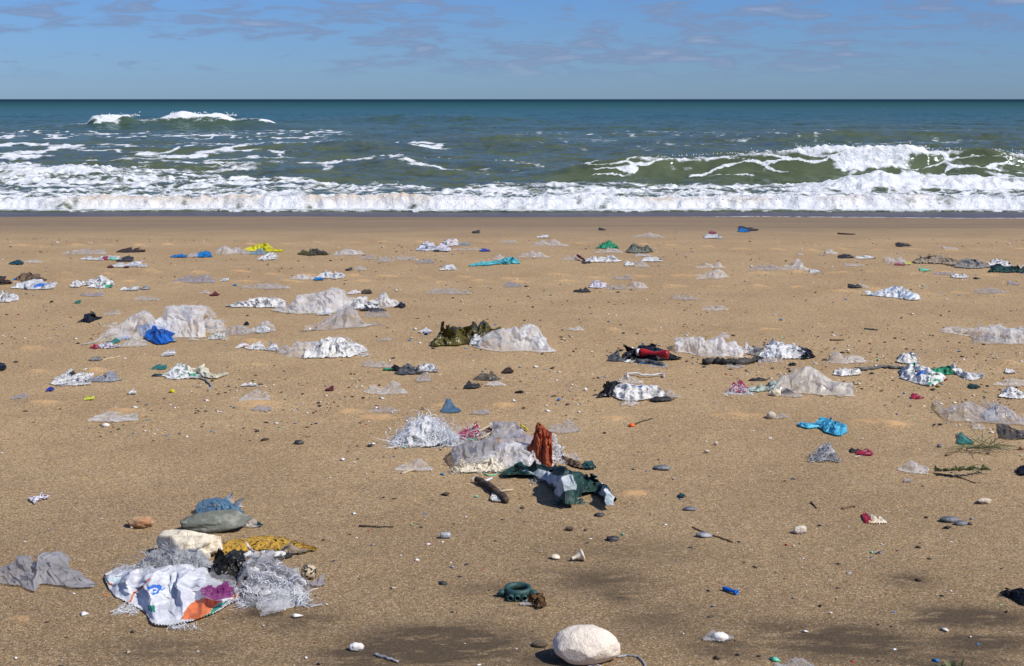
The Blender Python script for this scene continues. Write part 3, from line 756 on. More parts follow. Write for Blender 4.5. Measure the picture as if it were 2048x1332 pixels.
            ff = np.concatenate([ff, gf]); midx = np.concatenate([midx, np.zeros(len(gf), int)])
    me = mk_mesh(name, co, ff, True, mats, midx)
    return me, org
SEED = [10]
def heap(name, label, cat, prof, base, mat, k=.3, parent=None, **kw):
    SEED[0] += 3
    sd = kw.pop('seed', SEED[0])
    mats = [mat] if isinstance(mat, str) else list(mat)
    me, org = heap_mesh(name, prof, base, mats, k=k, seed=sd, **kw)
    o = link(name, me)
    if parent is None:
        o.location = org; tag(o, label, cat)
    else:
        o.parent = parent; o.location = org - np.array(parent.location)
        if label: o['label'] = label
    return o
def bit(name, label, cat, x0, y0, x1, y1, mat, k=.4, **kw):
    """like heap, but only the box it fills in the photo is given"""
    SEED[0] += 3
    r = random.Random(SEED[0])
    h = y1 - y0; asp = (x1 - x0) / max(h, 1); n = int(min(12, max(5, 2.2 * asp))); pk = r.uniform(.2, .8)
    prof = [(x0, y1 - h * r.uniform(.10, .3))]
    for i in range(1, n):
        t = (i + r.uniform(-.3, .3)) / n
        e = r.uniform(.40, .95) if abs(t - pk) > .13 else r.uniform(.75, 1.0)
        e *= min(1, .45 + 2.6 * min(t, 1 - t))
        prof.append((x0 + (x1 - x0) * t, y1 - h * e))
    prof.append((x0 + (x1 - x0) * pk, y0)); prof.append((x1, y1 - h * r.uniform(.10, .3)))
    prof.sort()
    base = [(x0, y1 - h * r.uniform(.05, .22)), (x0 + (x1 - x0) * .3, y1 - h * r.uniform(0, .10)), (x0 + (x1 - x0) * .65, y1 - h * r.uniform(0, .08)), (x1, y1 - h * r.uniform(.05, .22))]
    k = min(.85, k * r.uniform(1.0, 1.7)); kw.setdefault('low', .86)
    kw.setdefault('cr', 1.35)
    kw.setdefault('seed', SEED[0])
    return heap(name, label, cat, prof, base, mat, k, **kw)
def fibres(parent, n, x0, y0, x1, y1, length, mat, k=.35, width=.0035, seed=1, up=.7, out=.8, label=None):
    """loose threads rooted over a box of the photo, as one part"""
    r = np.random.RandomState(seed)
    pl = np.array(parent.location)
    u, q = r.rand(n), r.rand(n)
    px = x0 + (x1 - x0) * u; pyb = np.full(n, float(y1)); pyt = y1 - (y1 - y0) * (1 - np.abs(2 * u - 1) ** 2.4) * q
    Fx, Fy, Fz = G(px, pyb); Bx, By, Bz = G(px, pyt)
    Yp = Fy + k * (By - Fy)
    a, b, c = ray(px, pyt); t = Yp / b
    p = np.stack([a * t, b * t, np.maximum(CAMH + c * t, Fz + .005)], 1)
    unit = lambda v: v / (np.linalg.norm(v, axis=1, keepdims=True) + 1e-6)
    dr = unit(np.stack([r.normal(0, out, n), r.normal(0, out, n), r.normal(up * .6, .6, n)], 1))
    ln = (length * r.uniform(.4, 1.2, n))[:, None]; cv = r.normal(0, .9, (n, 3)); sd = unit(np.cross(dr, r.normal(0, 1, (n, 3))))
    m = 8; V = np.zeros((n, m + 1, 2, 3)); q3 = p.copy(); dd = dr.copy(); tq = r.normal(0, .8, (n, 3))
    for j in range(m + 1):
        q3[:, 2] = np.maximum(q3[:, 2], Fz + .004)
        wd = width * (1 - .6 * j / m)
        V[:, j, 0] = q3 - sd * wd * .5 - pl; V[:, j, 1] = q3 + sd * wd * .5 - pl
        dd = unit(dd + np.cross(tq, dd) * .45 + r.normal(0, .35, (n, 3)) - np.array([0, 0, .28]))
        q3 = q3 + dd * ln / m
    co = V.reshape(-1, 3)
    b0 = (np.arange(n) * 2 * (m + 1))[:, None] + 2 * np.arange(m)[None, :]
    b0 = b0.ravel(); fa = np.stack([b0, b0 + 1, b0 + 3, b0 + 2], 1)
    o = link('loose_fibres', mk_mesh('loose_fibres', np.array(co), np.array(fa), True, [mat]), parent)
    o['kind'] = 'stuff'
    if label: o['label'] = label
    return o
def blob_mesh(name, rx, ry, rz, mat, seed=0, rough=.12, freq=2.0, sub=3, facet=0.0, smooth=True):
    bm = bmesh.new(); bmesh.ops.create_icosphere(bm, subdivisions=sub, radius=1)
    r = random.Random(seed); o = Vector((r.uniform(0, 50), r.uniform(0, 50), r.uniform(0, 50)))
    from mathutils import noise as mn
    pls = [Vector((r.gauss(0, 1), r.gauss(0, 1), r.gauss(0, 1))).normalized() for i in range(9)]
    for v in bm.verts:
        d = v.co.normalized()
        s = 1 + rough * mn.noise(d * freq + o) * 1.6 + rough * .4 * mn.noise(d * freq * 3 + o)
        if facet:
            for p in pls:
                q = d.dot(p) * s
                if q > 1 - facet: s *= (1 - facet) / q
        v.co = Vector((d.x * rx * s, d.y * ry * s, d.z * rz * s))
    me = bpy.data.meshes.new(name); bm.to_mesh(me); bm.free()
    me.materials.append(MATS[mat])
    me.polygons.foreach_set('use_smooth', np.full(len(me.polygons), smooth))
    return me
def stone(name, label, cat, x0, y0, x1, y1, mat, ryf=.75, sink=.15, rot=0., group=None, parent=None, **kw):
    SEED[0] += 3
    xc = (x0 + x1) / 2; m = mpp(xc, y1)
    rx = (x1 - x0) / 2 * m; ry = rx * ryf
    p = G1(xc, y1); th = math.atan2(CAMH - p.z, p.y)
    hh = (y1 - y0) / 2 * m
    rz = math.sqrt(max((hh ** 2 - (ry * math.sin(th)) ** 2) / math.cos(th) ** 2, (rx * .16) ** 2))
    me = blob_mesh(name, rx, ry, rz, mat, SEED[0], **kw)
    o = link(name, me)
    a, b, c = ray(xc, (y0 + y1) / 2)
    zc = p.z + rz * (1 - sink * 2)
    t = (zc - CAMH) / float(c)
    o.location = (float(a) * t, float(b) * t, zc); o.rotation_euler = (0, 0, rot)
    tag(o, label, cat, group); return o
def tube_mesh(name, pts, rad, mat, seg=8, taper=.75, knob=.12, seed=1):
    r = random.Random(seed); co = []; fa = []
    pts = [Vector(p) for p in pts]; n = len(pts)
    for i, p in enumerate(pts):
        t = (pts[min(i + 1, n - 1)] - pts[max(i - 1, 0)]).normalized()
        sd = t.cross(Vector((0, 0, 1)))
        if sd.length < .05: sd = t.cross(Vector((1, 0, 0)))
        sd.normalize(); up = sd.cross(t).normalized()
        rr = rad * (1 + (taper - 1) * i / max(1, n - 1)) * (1 + knob * r.uniform(-1, 1))
        for j in range(seg):
            a = 2 * math.pi * j / seg
            q = p + (sd * math.cos(a) + up * math.sin(a)) * rr * (1 + knob * .6 * r.uniform(-1, 1)); co.append(tuple(q))
    for i in range(n - 1):
        for j in range(seg):
            fa.append((i * seg + j, i * seg + (j + 1) % seg, (i + 1) * seg + (j + 1) % seg, (i + 1) * seg + j))
    fa.append(tuple(range(seg - 1, -1, -1))); fa.append(tuple((n - 1) * seg + j for j in range(seg)))
    return mk_mesh(name, np.array(co), fa, True, [mat])
def stick(name, label, cat, pts, radpx, mat, lift=0., sub=4, taper=.75, knob=.14, wob=.6, parent=None, seg=8, group=None):
    SEED[0] += 3; r = random.Random(SEED[0])
    g = []
    m = mpp(*pts[0][:2]); rad = radpx * m
    for i in range(len(pts) - 1):
        for j in range(sub):
            t = j / sub
            g.append([pts[i][q] * (1 - t) + pts[i + 1][q] * t for q in (0, 1)] + [(pts[i][2] if len(pts[i]) > 2 else 0) * (1 - t) + (pts[i + 1][2] if len(pts[i + 1]) > 2 else 0) * t])
    g.append([pts[-1][0], pts[-1][1], pts[-1][2] if len(pts[-1]) > 2 else 0])
    W3 = []
    for x, y, h in g:
        p = G1(x, y + r.uniform(-wob, wob) * radpx * .5, rad * .8 + lift + h * m)
        W3.append(p)
    org = sum(W3, Vector()) / len(W3)
    org.z = float(ground_z(np.array([org.x]), np.array([org.y]))[0])
    me = tube_mesh(name, [p - org for p in W3], rad, mat, seg, taper, knob, SEED[0])
    o = link(name, me)
    if parent is None: o.location = org; tag(o, label, cat, group)
    else:
        o.parent = parent; o.location = org - parent.location
        if label: o['label'] = label
    return o
def lathe_mesh(name, prof, mat, seg=24):
    """prof: (distance along +X axis, radius)"""
    co = []; fa = []
    for a, r_ in prof:
        for j in range(seg):
            t = 2 * math.pi * j / seg; co.append((a, r_ * math.cos(t), r_ * math.sin(t)))
    for i in range(len(prof) - 1):
        for j in range(seg):
            fa.append((i * seg + j, (i + 1) * seg + j, (i + 1) * seg + (j + 1) % seg, i * seg + (j + 1) % seg))
    if prof[0][1] > 1e-4: fa.append(tuple(range(seg)))
    if prof[-1][1] > 1e-4: fa.append(tuple((len(prof) - 1) * seg + j for j in range(seg - 1, -1, -1)))
    return mk_mesh(name, np.array(co), fa, True, [mat])

# ================================================================== litter, far rows first
def F(label, x0, y0, x1, y1, mat='clear', k=.4, name='plastic_film', cat='plastic film', **kw):
    return bit(name, label, cat, x0, y0, x1, y1, mat, k, **kw)
def H(label, prof, base, mat='clear', k=.3, name='plastic_film', cat='plastic film', **kw):
    return heap(name, label, cat, prof, base, mat, k, **kw)
def patch(parent, name, x0, y0, x1, y1, mat, k=.4, **kw):
    """a part of its own colour on a thing"""
    return bit(name, None, None, x0, y0, x1, y1, mat, k, parent=parent, **kw)
BAG = dict(name='plastic_bag', cat='plastic bag')
RAG = dict(name='cloth_rag', cat='rag')
SCR = dict(name='plastic_scrap', cat='plastic scrap')

# --- left far
F('crumpled clear film lying behind the white strip with a pink stripe', 122, 497, 212, 512)
o = F('white plastic strip with a bright pink stripe', 160, 510, 243, 522, 'white_plastic', name='plastic_strip', cat='plastic strip',
      zones=(([(208, 505), (217, 505), (217, 525), (208, 525)], 'crimson'), ([(217, 516), (232, 516), (232, 526), (217, 526)], 'mint')))
F('black flattened strip at the end of the pink-striped plastic', 232, 516, 266, 524, 'black_dull', .6, name='plastic_strip', cat='plastic strip')
F('dark brown tattered strip right of the clear film', 233, 498, 290, 506, 'dark_brown', .5, **RAG)
o = F('twisted white plastic strip with maroon lumps at its left end', 220, 524, 293, 536, 'white_plastic', .45, name='plastic_strip', cat='plastic strip')
patch(o, 'maroon_lump', 214, 530, 228, 537, 'maroon'); patch(o, 'maroon_lump', 247, 531, 258, 537, 'maroon')
F('flat dark teal scrap near the left edge', 18, 523, 46, 530, 'dark_teal', .7, **SCR)
F('pale flat film scrap right of the dark teal scrap', 50, 521, 82, 527, 'milky', .7)
F('brown crumpled cloth bundle above the blue-printed white bag', 28, 543, 91, 566, 'brown_cloth', .3, **RAG)
F('dark brown bundle cut by the left edge', -22, 550, 24, 571, 'dark_brown', .3, **RAG)
F('small pale blue scrap between the two brown bundles', 24, 555, 41, 565, 'bright_blue', .4, **SCR)
H('flattened white bag with pale blue print in front of the brown bundle', [(24, 574), (32, 567), (50, 563), (64, 559), (72, 565), (92, 566), (102, 565), (108, 576)], [(24, 577), (60, 581), (108, 578)], 'white_plastic', .5,
  zones=(([(68, 570), (82, 566), (95, 566), (90, 572), (70, 576)], 'sack_blue'),), **BAG)
F('white crumple with a black patch at its left', 138, 558, 166, 576, 'white_blackspot', .35, **BAG)
F('small white crumple between the black-patched and folded white pieces', 164, 557, 186, 573, 'white_plastic', .35, **SCR)
H('folded white sheet with a green corner standing on the sand', [(176, 573), (188, 565), (190, 556), (200, 550), (212, 559), (222, 564), (226, 574)], [(176, 576), (200, 578), (226, 577)], 'white_plastic', .3,
  zones=(([(208, 566), (224, 570), (224, 577), (210, 575)], 'green_net'),), name='plastic_sheet', cat='plastic sheet')
F('white pointed scrap beside a flat grey scrap', 240, 570, 277, 583, 'white_plastic', .4, **SCR)
F('flat grey scrap right of the white pointed scrap', 278, 573, 300, 581, 'mid_grey', .6, **SCR)
F('flat lilac-grey film below the folded white sheet', 155, 587, 208, 594, 'lilac_film', .6)
F('grey film with dark edges above the big clear sheet', 269, 591, 321, 603, 'clear_grey', .45)
F('bunched white bag cut by the left edge', -26, 584, 38, 606, 'white_plastic', .3, **BAG)
H('small black bag with a peaked fold, alone on open sand', [(157, 644), (168, 637), (170, 627), (180, 626), (190, 633), (205, 635)], [(157, 645), (180, 646), (205, 637)], 'black_plastic', .35, **BAG)
F('little teal scrap above the black bag', 149, 602, 161, 608, 'teal_film', .6, **SCR)
F('flat pale film right above the peaked clear sheet', 208, 622, 240, 632, 'clear', .5)
F('light blue film strip trailing left of the bright blue piece', 340, 510, 376, 516, 'bright_blue', .6, name='plastic_strip', cat='plastic strip')
F('whitish film crumple behind the bright blue piece', 372, 503, 400, 516, 'clear', .4)
F('bright blue crumpled plastic left of the grey clear bag', 388, 503, 426, 516, 'bright_blue', .4, **SCR)
F('translucent grey bag left of the yellow sheet', 430, 486, 480, 511, 'clear', .3, **BAG)
F('low clear film between the grey bag and the yellow sheet', 474, 496, 500, 511, 'clear', .35)
H('bright yellow plastic sheet trailing off to a point', [(488, 500), (498, 494), (510, 488), (522, 486), (534, 490), (544, 498), (552, 499), (562, 498), (566, 503)], [(488, 503), (530, 505), (566, 504)], 'yellow_plastic', .35, name='plastic_sheet', cat='plastic sheet')
F('lilac-blue film in front of the yellow sheet', 495, 497, 536, 511, 'pale_blue_film', .4)
F('crumple of black and white plastic below the yellow sheet', 514, 508, 555, 522, 'white_blackspot', .45, **SCR)
F('olive-brown crumpled plastic right of the yellow sheet', 595, 497, 658, 512, 'olive_plastic', .4, **BAG)
F('crumpled white bag right of the olive-brown plastic', 667, 494, 728, 513, 'milky', .35, **BAG)
F('thin grey film trailing from the crumpled white bag', 720, 511, 752, 520, 'clear_grey', .5)
F('domed grey film lump with frilly edge', 749, 511, 784, 527, 'clear_grey', .35)
F('black twisted scrap left of a pale film tuft', 690, 534, 705, 542, 'black_dull', .4, **SCR)
F('pale film tuft right of the black twisted scrap', 708, 529, 733, 542, 'clear', .35)
F('white crumple forming the left half of the bag with a blue lump', 578, 546, 632, 561, 'milky', .4, **BAG)
F('white peaked crumple behind the small blue lump', 628, 540, 692, 559, 'white_plastic', .35, **BAG)
F('small bright blue lump in front of the white peaked crumple', 627, 554, 647, 562, 'bright_blue', .35, **SCR)
F('long row of grey crumpled film with a blue cap at its left end', 480, 564, 582, 581, 'clear_grey', .4)
stone('screw_lid', 'small blue cap left of the long grey film', 'bottle cap', 466, 568, 474, 573, 'bright_blue', sub=2)
F('dark maroon scrap with a torn top', 419, 581, 439, 593, 'maroon', .3, **SCR)
F('pale flat film left of the maroon scrap', 398, 582, 420, 589, 'clear', .55)
F('low lilac film left of a tiny white crumple', 345, 552, 430, 568, 'lilac_film', .45)
F('tiny white crumple with a dark hole', 441, 554, 457, 564, 'white_plastic', .35, **SCR)
# --- centre far
F('white and navy crumple at the left of a mixed clump', 831, 484, 872, 504, 'white_navy', .4, **BAG)
F('mauve-grey crumple in the middle of the mixed clump', 866, 487, 902, 504, 'white_purple', .4, **RAG)
F('white peaked plastic with red specks at the top of the clump', 884, 475, 918, 494, 'white_red', .35, **BAG)
F('thin light blue strip right of the red-specked plastic', 914, 486, 942, 491, 'pale_blue_film', .6, name='plastic_strip', cat='plastic strip')
F('black ragged scrap under the mixed clump', 866, 497, 897, 505, 'black_dull', .5, **SCR)
F('pale thin film strip running right from the clump', 905, 495, 965, 502, 'clear', .6)
F('flat indigo blue scrap on open sand', 959, 499, 980, 504, 'indigo', .6, **SCR)
F('faint clear film left of the white tube end', 1000, 480, 1035, 488, 'clear', .5)
F('flat clear film spread below the striped tube', 1063, 478, 1137, 495, 'clear', .45)
F('striped black and white tube end on far sand', 1073, 471, 1100, 477, 'white_blackspot', .5, name='plastic_tube', cat='plastic tube')
F('cloudy clear bag above the turquoise strip', 1036, 498, 1097, 517, 'clear', .35, **BAG)
H('long turquoise strip rising to a folded fan on the right', [(940, 530), (955, 526), (985, 523), (1005, 518), (1015, 514), (1030, 516), (1040, 526)], [(940, 533), (975, 532), (1000, 529), (1040, 528)], 'turquoise', .45, name='plastic_strip', cat='plastic strip')
F('clear film tip standing behind the turquoise strip', 985, 505, 1015, 522, 'clear', .3)
F('rounded bright white lump left of the turquoise strip', 880, 527, 913, 543, 'white_plastic', .3, **BAG)
F('lilac film scrap left of the bright white lump', 832, 519, 870, 528, 'lilac_film', .5)
F('pale flat film furthest left in the centre row', 785, 512, 837, 523, 'clear', .55)
F('long low grey film strip with a dark fold', 850, 579, 944, 591, 'clear_grey', .5)
F('flat lilac film right of the dry sand ridges', 1008, 567, 1046, 576, 'lilac_film', .6)
F('black pointed scrap left of a purple-flecked bag', 1147, 576, 1182, 586, 'black_dull', .4, **SCR)
F('white bag with purple flecks', 1178, 560, 1217, 578, 'white_purple', .35, **BAG)
F('thin grey film right of the purple-flecked bag', 1213, 568, 1256, 581, 'clear_grey', .4)
F('puffy clear bag right of the purple-flecked bag', 1256, 560, 1297, 582, 'clear', .3, **BAG)
F('flat green-grey film above the puffy clear bag', 1228, 552, 1268, 561, 'clear_grey', .6)
o = F('bright green fishing net bundle', 1194, 481, 1236, 498, 'green_net', .35, name='fishing_net', cat='net')
fibres(o, 70, 1194, 481, 1236, 498, .07, 'green_net', seed=5, width=.010)
F('clear film lying in front of the green net', 1188, 494, 1245, 508, 'clear', .4)
F('grey-green tarpaulin crumple with dark hollows', 1252, 487, 1307, 508, 'green_grey_tarp', .35, name='tarpaulin', cat='tarpaulin')
F('flat pale scrap in front of the grey-green tarpaulin', 1270, 508, 1302, 514, 'milky', .6, **SCR)
F('white shell-like tube with a black rim', 1283, 514, 1326, 525, 'white_blackspot', .4, name='plastic_tube', cat='plastic tube')
F('clear domed film below the black-rimmed tube', 1268, 521, 1298, 537, 'clear', .35)
F('dark brown and white lump left of the clear dome', 1249, 521, 1271, 533, 'white_blackspot', .4, **SCR)
F('crumpled clear plastic left of a dark red strip', 1124, 508, 1166, 523, 'clear', .4, **BAG)
stick('plastic_strip', 'dark red strip leaning on white plastic', 'plastic strip', [(1155, 511, 6), (1162, 515, 4), (1170, 521, 1)], 2.6, 'maroon')
F('white crumpled plastic right of the dark red strip', 1166, 510, 1245, 526, 'white_dirty', .4, **BAG)
F('black slab under the dark red strip', 1164, 521, 1184, 528, 'black_dull', .5, **SCR)
F('rounded clear film over a shallow clear strip', 1391, 522, 1450, 538, 'clear', .4)
H('broad clear bag with a pointed left end on dry ridges', [(1392, 557), (1408, 549), (1425, 540), (1440, 537), (1450, 543), (1456, 552)], [(1392, 559), (1430, 560), (1456, 557)], 'clear', .35, **BAG)
F('cloudy clear bag standing at the right of a film row', 1562, 514, 1617, 544, 'clear', .25, **BAG)
F('low row of clear film with dark stripes left of the cloudy bag', 1496, 528, 1567, 543, 'clear_grey', .4)
F('small pale film flat above the low film row', 1595, 505, 1606, 512, 'clear', .5)
F('thin white blade-like scrap right of the cloudy bag', 1620, 541, 1642, 547, 'white_plastic', .5, **SCR)
F('film with an upright fin and a thin tail', 1339, 587, 1397, 602, 'clear_grey', .35)
F('small sandy clear bag alone below the finned film', 1402, 608, 1457, 624, 'clear', .35, **BAG)
F('sandy film pouch with a little tail, right of the clear bag', 1133, 649, 1168, 664, 'warm_milky', .3, **BAG)
F('flat film far out near the shore', 1268, 469, 1326, 477, 'clear', .5)
F('flat white sliver far out below the red can end', 1408, 471, 1446, 478, 'white_plastic', .6, **SCR)
F('red and white can end far out on the sand', 1418, 461, 1433, 468, 'red_plastic', .35, **SCR)
F('black strip far out behind a blue scrap', 1478, 455, 1518, 462, 'black_dull', .5, **SCR)
F('blue scrap far out in front of the black strip', 1477, 458, 1501, 465, 'bright_blue', .5, **SCR)
stick('stick', 'dark straight stick far out on the right', 'stick', [(1676, 467), (1710, 468)], 1.6, 'wood_dark', knob=.05)
F('small black block far out left of centre', 944, 461, 961, 467, 'black_dull', .4, **SCR)
F('little black-backed scrap far out at the centre', 1198, 456, 1212, 461, 'black_dull', .5, **SCR)
# --- right far
F('upright pale film tatter above a black lump', 1650, 495, 1674, 511, 'clear', .25)
F('black knotted lump left of a pale driftwood twist', 1677, 508, 1708, 518, 'black_dull', .4, **SCR)
F('black and white twisted strip right of the black knot', 1712, 511, 1752, 519, 'white_blackspot', .5, name='plastic_strip', cat='plastic strip')
F('clear domed bag with red and yellow showing under it', 1771, 510, 1815, 531, 'clear', .3, **BAG)
F('red flat scrap under the clear domed bag', 1790, 526, 1812, 532, 'crimson', .5, **SCR)
F('yellow-green scrap right of the clear domed bag', 1812, 523, 1824, 530, 'lime', .5, **SCR)
F('black humped scrap far out above the red-based bag', 1793, 485, 1823, 494, 'black_dull', .4, **SCR)
F('white lacy film patch on dry ridges near the right edge', 1888, 492, 1918, 502, 'milky', .4)
H('brown crumpled trousers-like cloth lying full length', [(1828, 522), (1840, 516), (1855, 513), (1872, 511), (1888, 512), (1900, 518), (1915, 519)], [(1828, 527), (1870, 529), (1915, 531)], 'tan_cloth', .35, **RAG)
F('dark pleated cloth between the brown and the grey cloths', 1892, 517, 1918, 533, 'brown_cloth', .4, **RAG)
F('grey wrinkled cloth right of the brown cloth', 1910, 519, 1982, 539, 'grey_cloth', .4, **RAG)
F('white bag with black flaps behind the dark green bag', 1978, 518, 2025, 535, 'white_blackspot', .35, **BAG)
H('dark green crumpled bag at the right edge', [(1978, 543), (1990, 535), (2000, 527), (2015, 533), (2030, 531), (2050, 540)], [(1978, 545), (2015, 546), (2050, 546)], 'dark_green', .35, **BAG)
F('white lump cut by the right edge behind the green bag', 2036, 527, 2066, 540, 'milky', .35, **BAG)
F('mint green wisp above a row of dry ridges', 1841, 536, 1862, 543, 'mint', .5, **SCR)
F('white folded scrap with a long dark shadow', 1903, 544, 1942, 558, 'white_plastic', .35, **SCR)
F('lilac film left of the white folded scrap', 1870, 544, 1908, 551, 'lilac_film', .6)
F('small black block right of the white folded scrap', 1948, 554, 1961, 559, 'black_dull', .4, **SCR)
F('black strip left of a pink-tipped film', 1699, 567, 1724, 577, 'black_dull', .45, **SCR)
F('pale film with a pink tip', 1720, 568, 1738, 578, 'clear', .4)
H('large white bag with blue print, crumpled', [(1738, 590), (1755, 582), (1775, 577), (1795, 574), (1812, 576), (1822, 584), (1832, 587), (1841, 598)], [(1738, 592), (1780, 596), (1820, 601), (1841, 601)], 'white_blueprint', .35, **BAG)
F('long black-edged strip with a pale crumple on top', 1948, 576, 2020, 589, 'clear_grey', .45, name='plastic_strip', cat='plastic strip')
stick('stick', 'thin dark sliver with a blue head', 'stick', [(1728, 658), (1755, 659)], 1.7, 'dark_teal', knob=.1)
stick('stick', 'flat brown splinter above the torn clear film', 'stick', [(1660, 680), (1688, 679)], 1.8, 'wood_mid', knob=.1)
F('white film wisp left of a light scrap on the far right', 1688, 526, 1728, 534, 'clear', .5)
F('lilac-white flat film on the right margin', 2018, 565, 2040, 571, 'lilac_film', .6)

# --- big sheets left of centre
o = H('torn fluffy white plastic left of the great clear sheet', [(452, 612), (468, 607), (478, 602), (490, 606), (500, 597), (520, 595), (545, 596), (562, 598), (572, 606)], [(452, 614), (510, 617), (572, 616)], 'white_dirty', .35, **BAG)
fibres(o, 90, 470, 596, 570, 614, .10, 'fibre_white', seed=7, width=.005)
H('great tented clear sheet, the tallest of the left group', [(540, 622), (560, 614), (578, 604), (590, 592), (594, 582), (622, 581), (645, 575), (665, 566), (678, 574), (690, 588), (712, 592), (735, 590)], [(540, 623), (600, 628), (660, 627), (735, 606)], 'milky', .3, name='plastic_sheet', cat='plastic sheet', res=1.4, cr=.4)
F('clear film folded along the foot of the great tented sheet', 572, 604, 668, 630, 'warm_milky', .3, seed=901)
H('grey see-through sheet with a sharp peak, in front of the tented sheet', [(598, 664), (622, 660), (634, 652), (633, 638), (642, 634), (664, 626), (678, 612), (690, 598), (706, 614), (720, 632), (734, 646), (754, 651)], [(598, 665), (640, 662), (690, 658), (754, 653)], 'clear_grey', .28, name='plastic_sheet', cat='plastic sheet', res=1.3, cr=.4)
F('white bag with black blots right of the tented sheet', 700, 590, 760, 621, 'white_blackspot', .3, **BAG)
F('bulging white bag with a clear fin, right end of the tented group', 742, 579, 802, 619, 'milky', .3, **BAG)
F('black scrap at the right end of the bulging white bag', 790, 602, 811, 617, 'black_plastic', .4, **SCR)
F('black flat plastic under the black-blotted bag', 720, 613, 772, 625, 'black_dull', .5, **SCR)
F('flat sandy film below the black-blotted bag', 726, 621, 782, 637, 'clear_grey', .5)
F('olive green crumple above the bulging white bag', 721, 577, 744, 589, 'olive_plastic', .35, **SCR)
F('pinkish white scrap left of the olive crumple', 694, 580, 723, 590, 'white_red', .45, **SCR)
F('white scrap tucked under the peaked grey sheet', 634, 619, 662, 632, 'white_plastic', .4, **SCR)
H('peaked clear sheet behind the blue plastic, left half of the pair', [(164, 689), (188, 682), (212, 657), (240, 638), (268, 620), (284, 611), (294, 618), (304, 640), (316, 662)], [(164, 690), (230, 682), (316, 676)], 'clear', .28, name='plastic_sheet', cat='plastic sheet', res=1.3, cr=.4)
H('broad clear sheet rising to the right behind the blue plastic', [(292, 648), (306, 632), (324, 622), (334, 603), (352, 599), (382, 601), (428, 604), (418, 632), (412, 658)], [(292, 674), (350, 677), (412, 676)], 'milky', .28, name='plastic_sheet', cat='plastic sheet', res=1.3, cr=.4)
H('vivid blue plastic sheet folded over, in front of clear sheets', [(278, 652), (292, 650), (312, 652), (332, 660), (347, 668)], [(278, 668), (298, 684), (314, 690), (332, 689), (347, 684)], 'blue_plastic', .42, name='plastic_sheet', cat='plastic sheet', ragged=0, res=1.6, flaps=0, cr=.6)
F('frilly clear film in front of the vivid blue plastic', 238, 670, 296, 697, 'warm_milky', .35)
F('thin blue strip left of the frilly clear film', 236, 672, 260, 681, 'blue_plastic', .4, name='plastic_strip', cat='plastic strip')
F('teal film scrap beside the thin blue strip', 213, 674, 240, 689, 'teal_film', .35)
o = F('lilac and white printed scrap with a red end', 182, 683, 240, 699, 'white_purple', .45, **SCR)
patch(o, 'red_end', 180, 688, 202, 699, 'crimson')
F('pale rounded lump right of the vivid blue plastic', 376, 672, 398, 683, 'warm_milky', .35, **SCR)
F('flat grey scrap at the foot of the broad clear sheet', 336, 678, 354, 685, 'mid_grey', .6, **SCR)
F('clear film heap right of the broad clear sheet', 398, 627, 452, 670, 'clear', .3)
F('greyish film crumple in the middle of the low heap', 446, 644, 500, 674, 'clear_grey', .35)
F('white-tipped film at the right end of the low heap', 492, 635, 552, 670, 'clear', .35)
F('white lump among the film of the low heap', 508, 650, 540, 668, 'white_plastic', .35, **SCR)
o = F('teal and cream net tangle at the foot of the low heap', 416, 663, 452, 681, 'white_green', .4, name='fishing_net', cat='net')
fibres(o, 80, 416, 660, 452, 681, .06, 'fibre_cream', seed=9, width=.004)
F('black crumple in the left of the low heap', 404, 643, 417, 657, 'black_plastic', .3, **SCR)
F('black crumple low in the middle of the heap', 417, 650, 432, 659, 'black_plastic', .3, **SCR)
F('black crumple under the white-tipped film', 487, 642, 498, 653, 'black_plastic', .3, **SCR)
# --- white bundle row
F('small white scrap with a red edge at the left of the bundle row', 472, 686, 502, 698, 'white_red', .4, **SCR)
F('tattered pale scrap second in the bundle row', 494, 687, 528, 702, 'white_dirty', .4, **SCR)
F('white knotted plastic third in the bundle row', 526, 684, 560, 705, 'white_plastic', .3, **BAG)
F('dark clear cut-off bottle in the bundle row', 553, 686, 580, 711, 'clear_grey', .3, name='plastic_bottle', cat='bottle')
H('rounded clear film bag in the bundle row', [(572, 708), (578, 690), (592, 680), (612, 677), (630, 677), (642, 684), (650, 712)], [(572, 714), (600, 719), (650, 718)], 'clear', .3, **BAG)
o = H('large shaggy white bundle ending the row', [(606, 712), (612, 702), (634, 690), (642, 680), (655, 675), (678, 675), (690, 681), (706, 685), (722, 692), (733, 698)], [(606, 718), (650, 718), (700, 716), (733, 704)], 'white_dirty', .35, name='fibre_bundle', cat='fibre bundle', flaps=0)
fibres(o, 260, 634, 674, 734, 712, .10, 'fibre_white', seed=11, width=.004)
F('small arched film scrap on open sand right of the tented group', 756, 672, 786, 684, 'clear_grey', .4)
# --- olive bag and clear bag
H('olive green plastic bag with torn upright flaps', [(864, 691), (868, 672), (884, 661), (905, 656), (908, 649), (920, 648), (934, 652), (946, 645), (954, 656), (964, 639), (974, 642), (984, 652), (1002, 650)], [(864, 693), (915, 694), (950, 690), (1002, 676)], 'olive_plastic', .3, res=1.4, cr=1.3, **BAG)
F('white torn plastic between the olive bag and the clear bag', 941, 658, 968, 694, 'white_plastic', .3, **SCR)
F('dark brown lump at the foot of the torn white plastic', 950, 684, 966, 697, 'dark_brown', .35, **SCR)
H('big clear bag with pointed flaps right of the olive bag', [(948, 690), (962, 668), (985, 655), (1010, 650), (1022, 649), (1032, 637), (1039, 656), (1047, 641), (1062, 637), (1075, 650), (1082, 665), (1094, 684), (1114, 701)], [(948, 694), (975, 701), (1020, 705), (1114, 706)], 'milky', .3, res=1.4, cr=.55, **BAG)
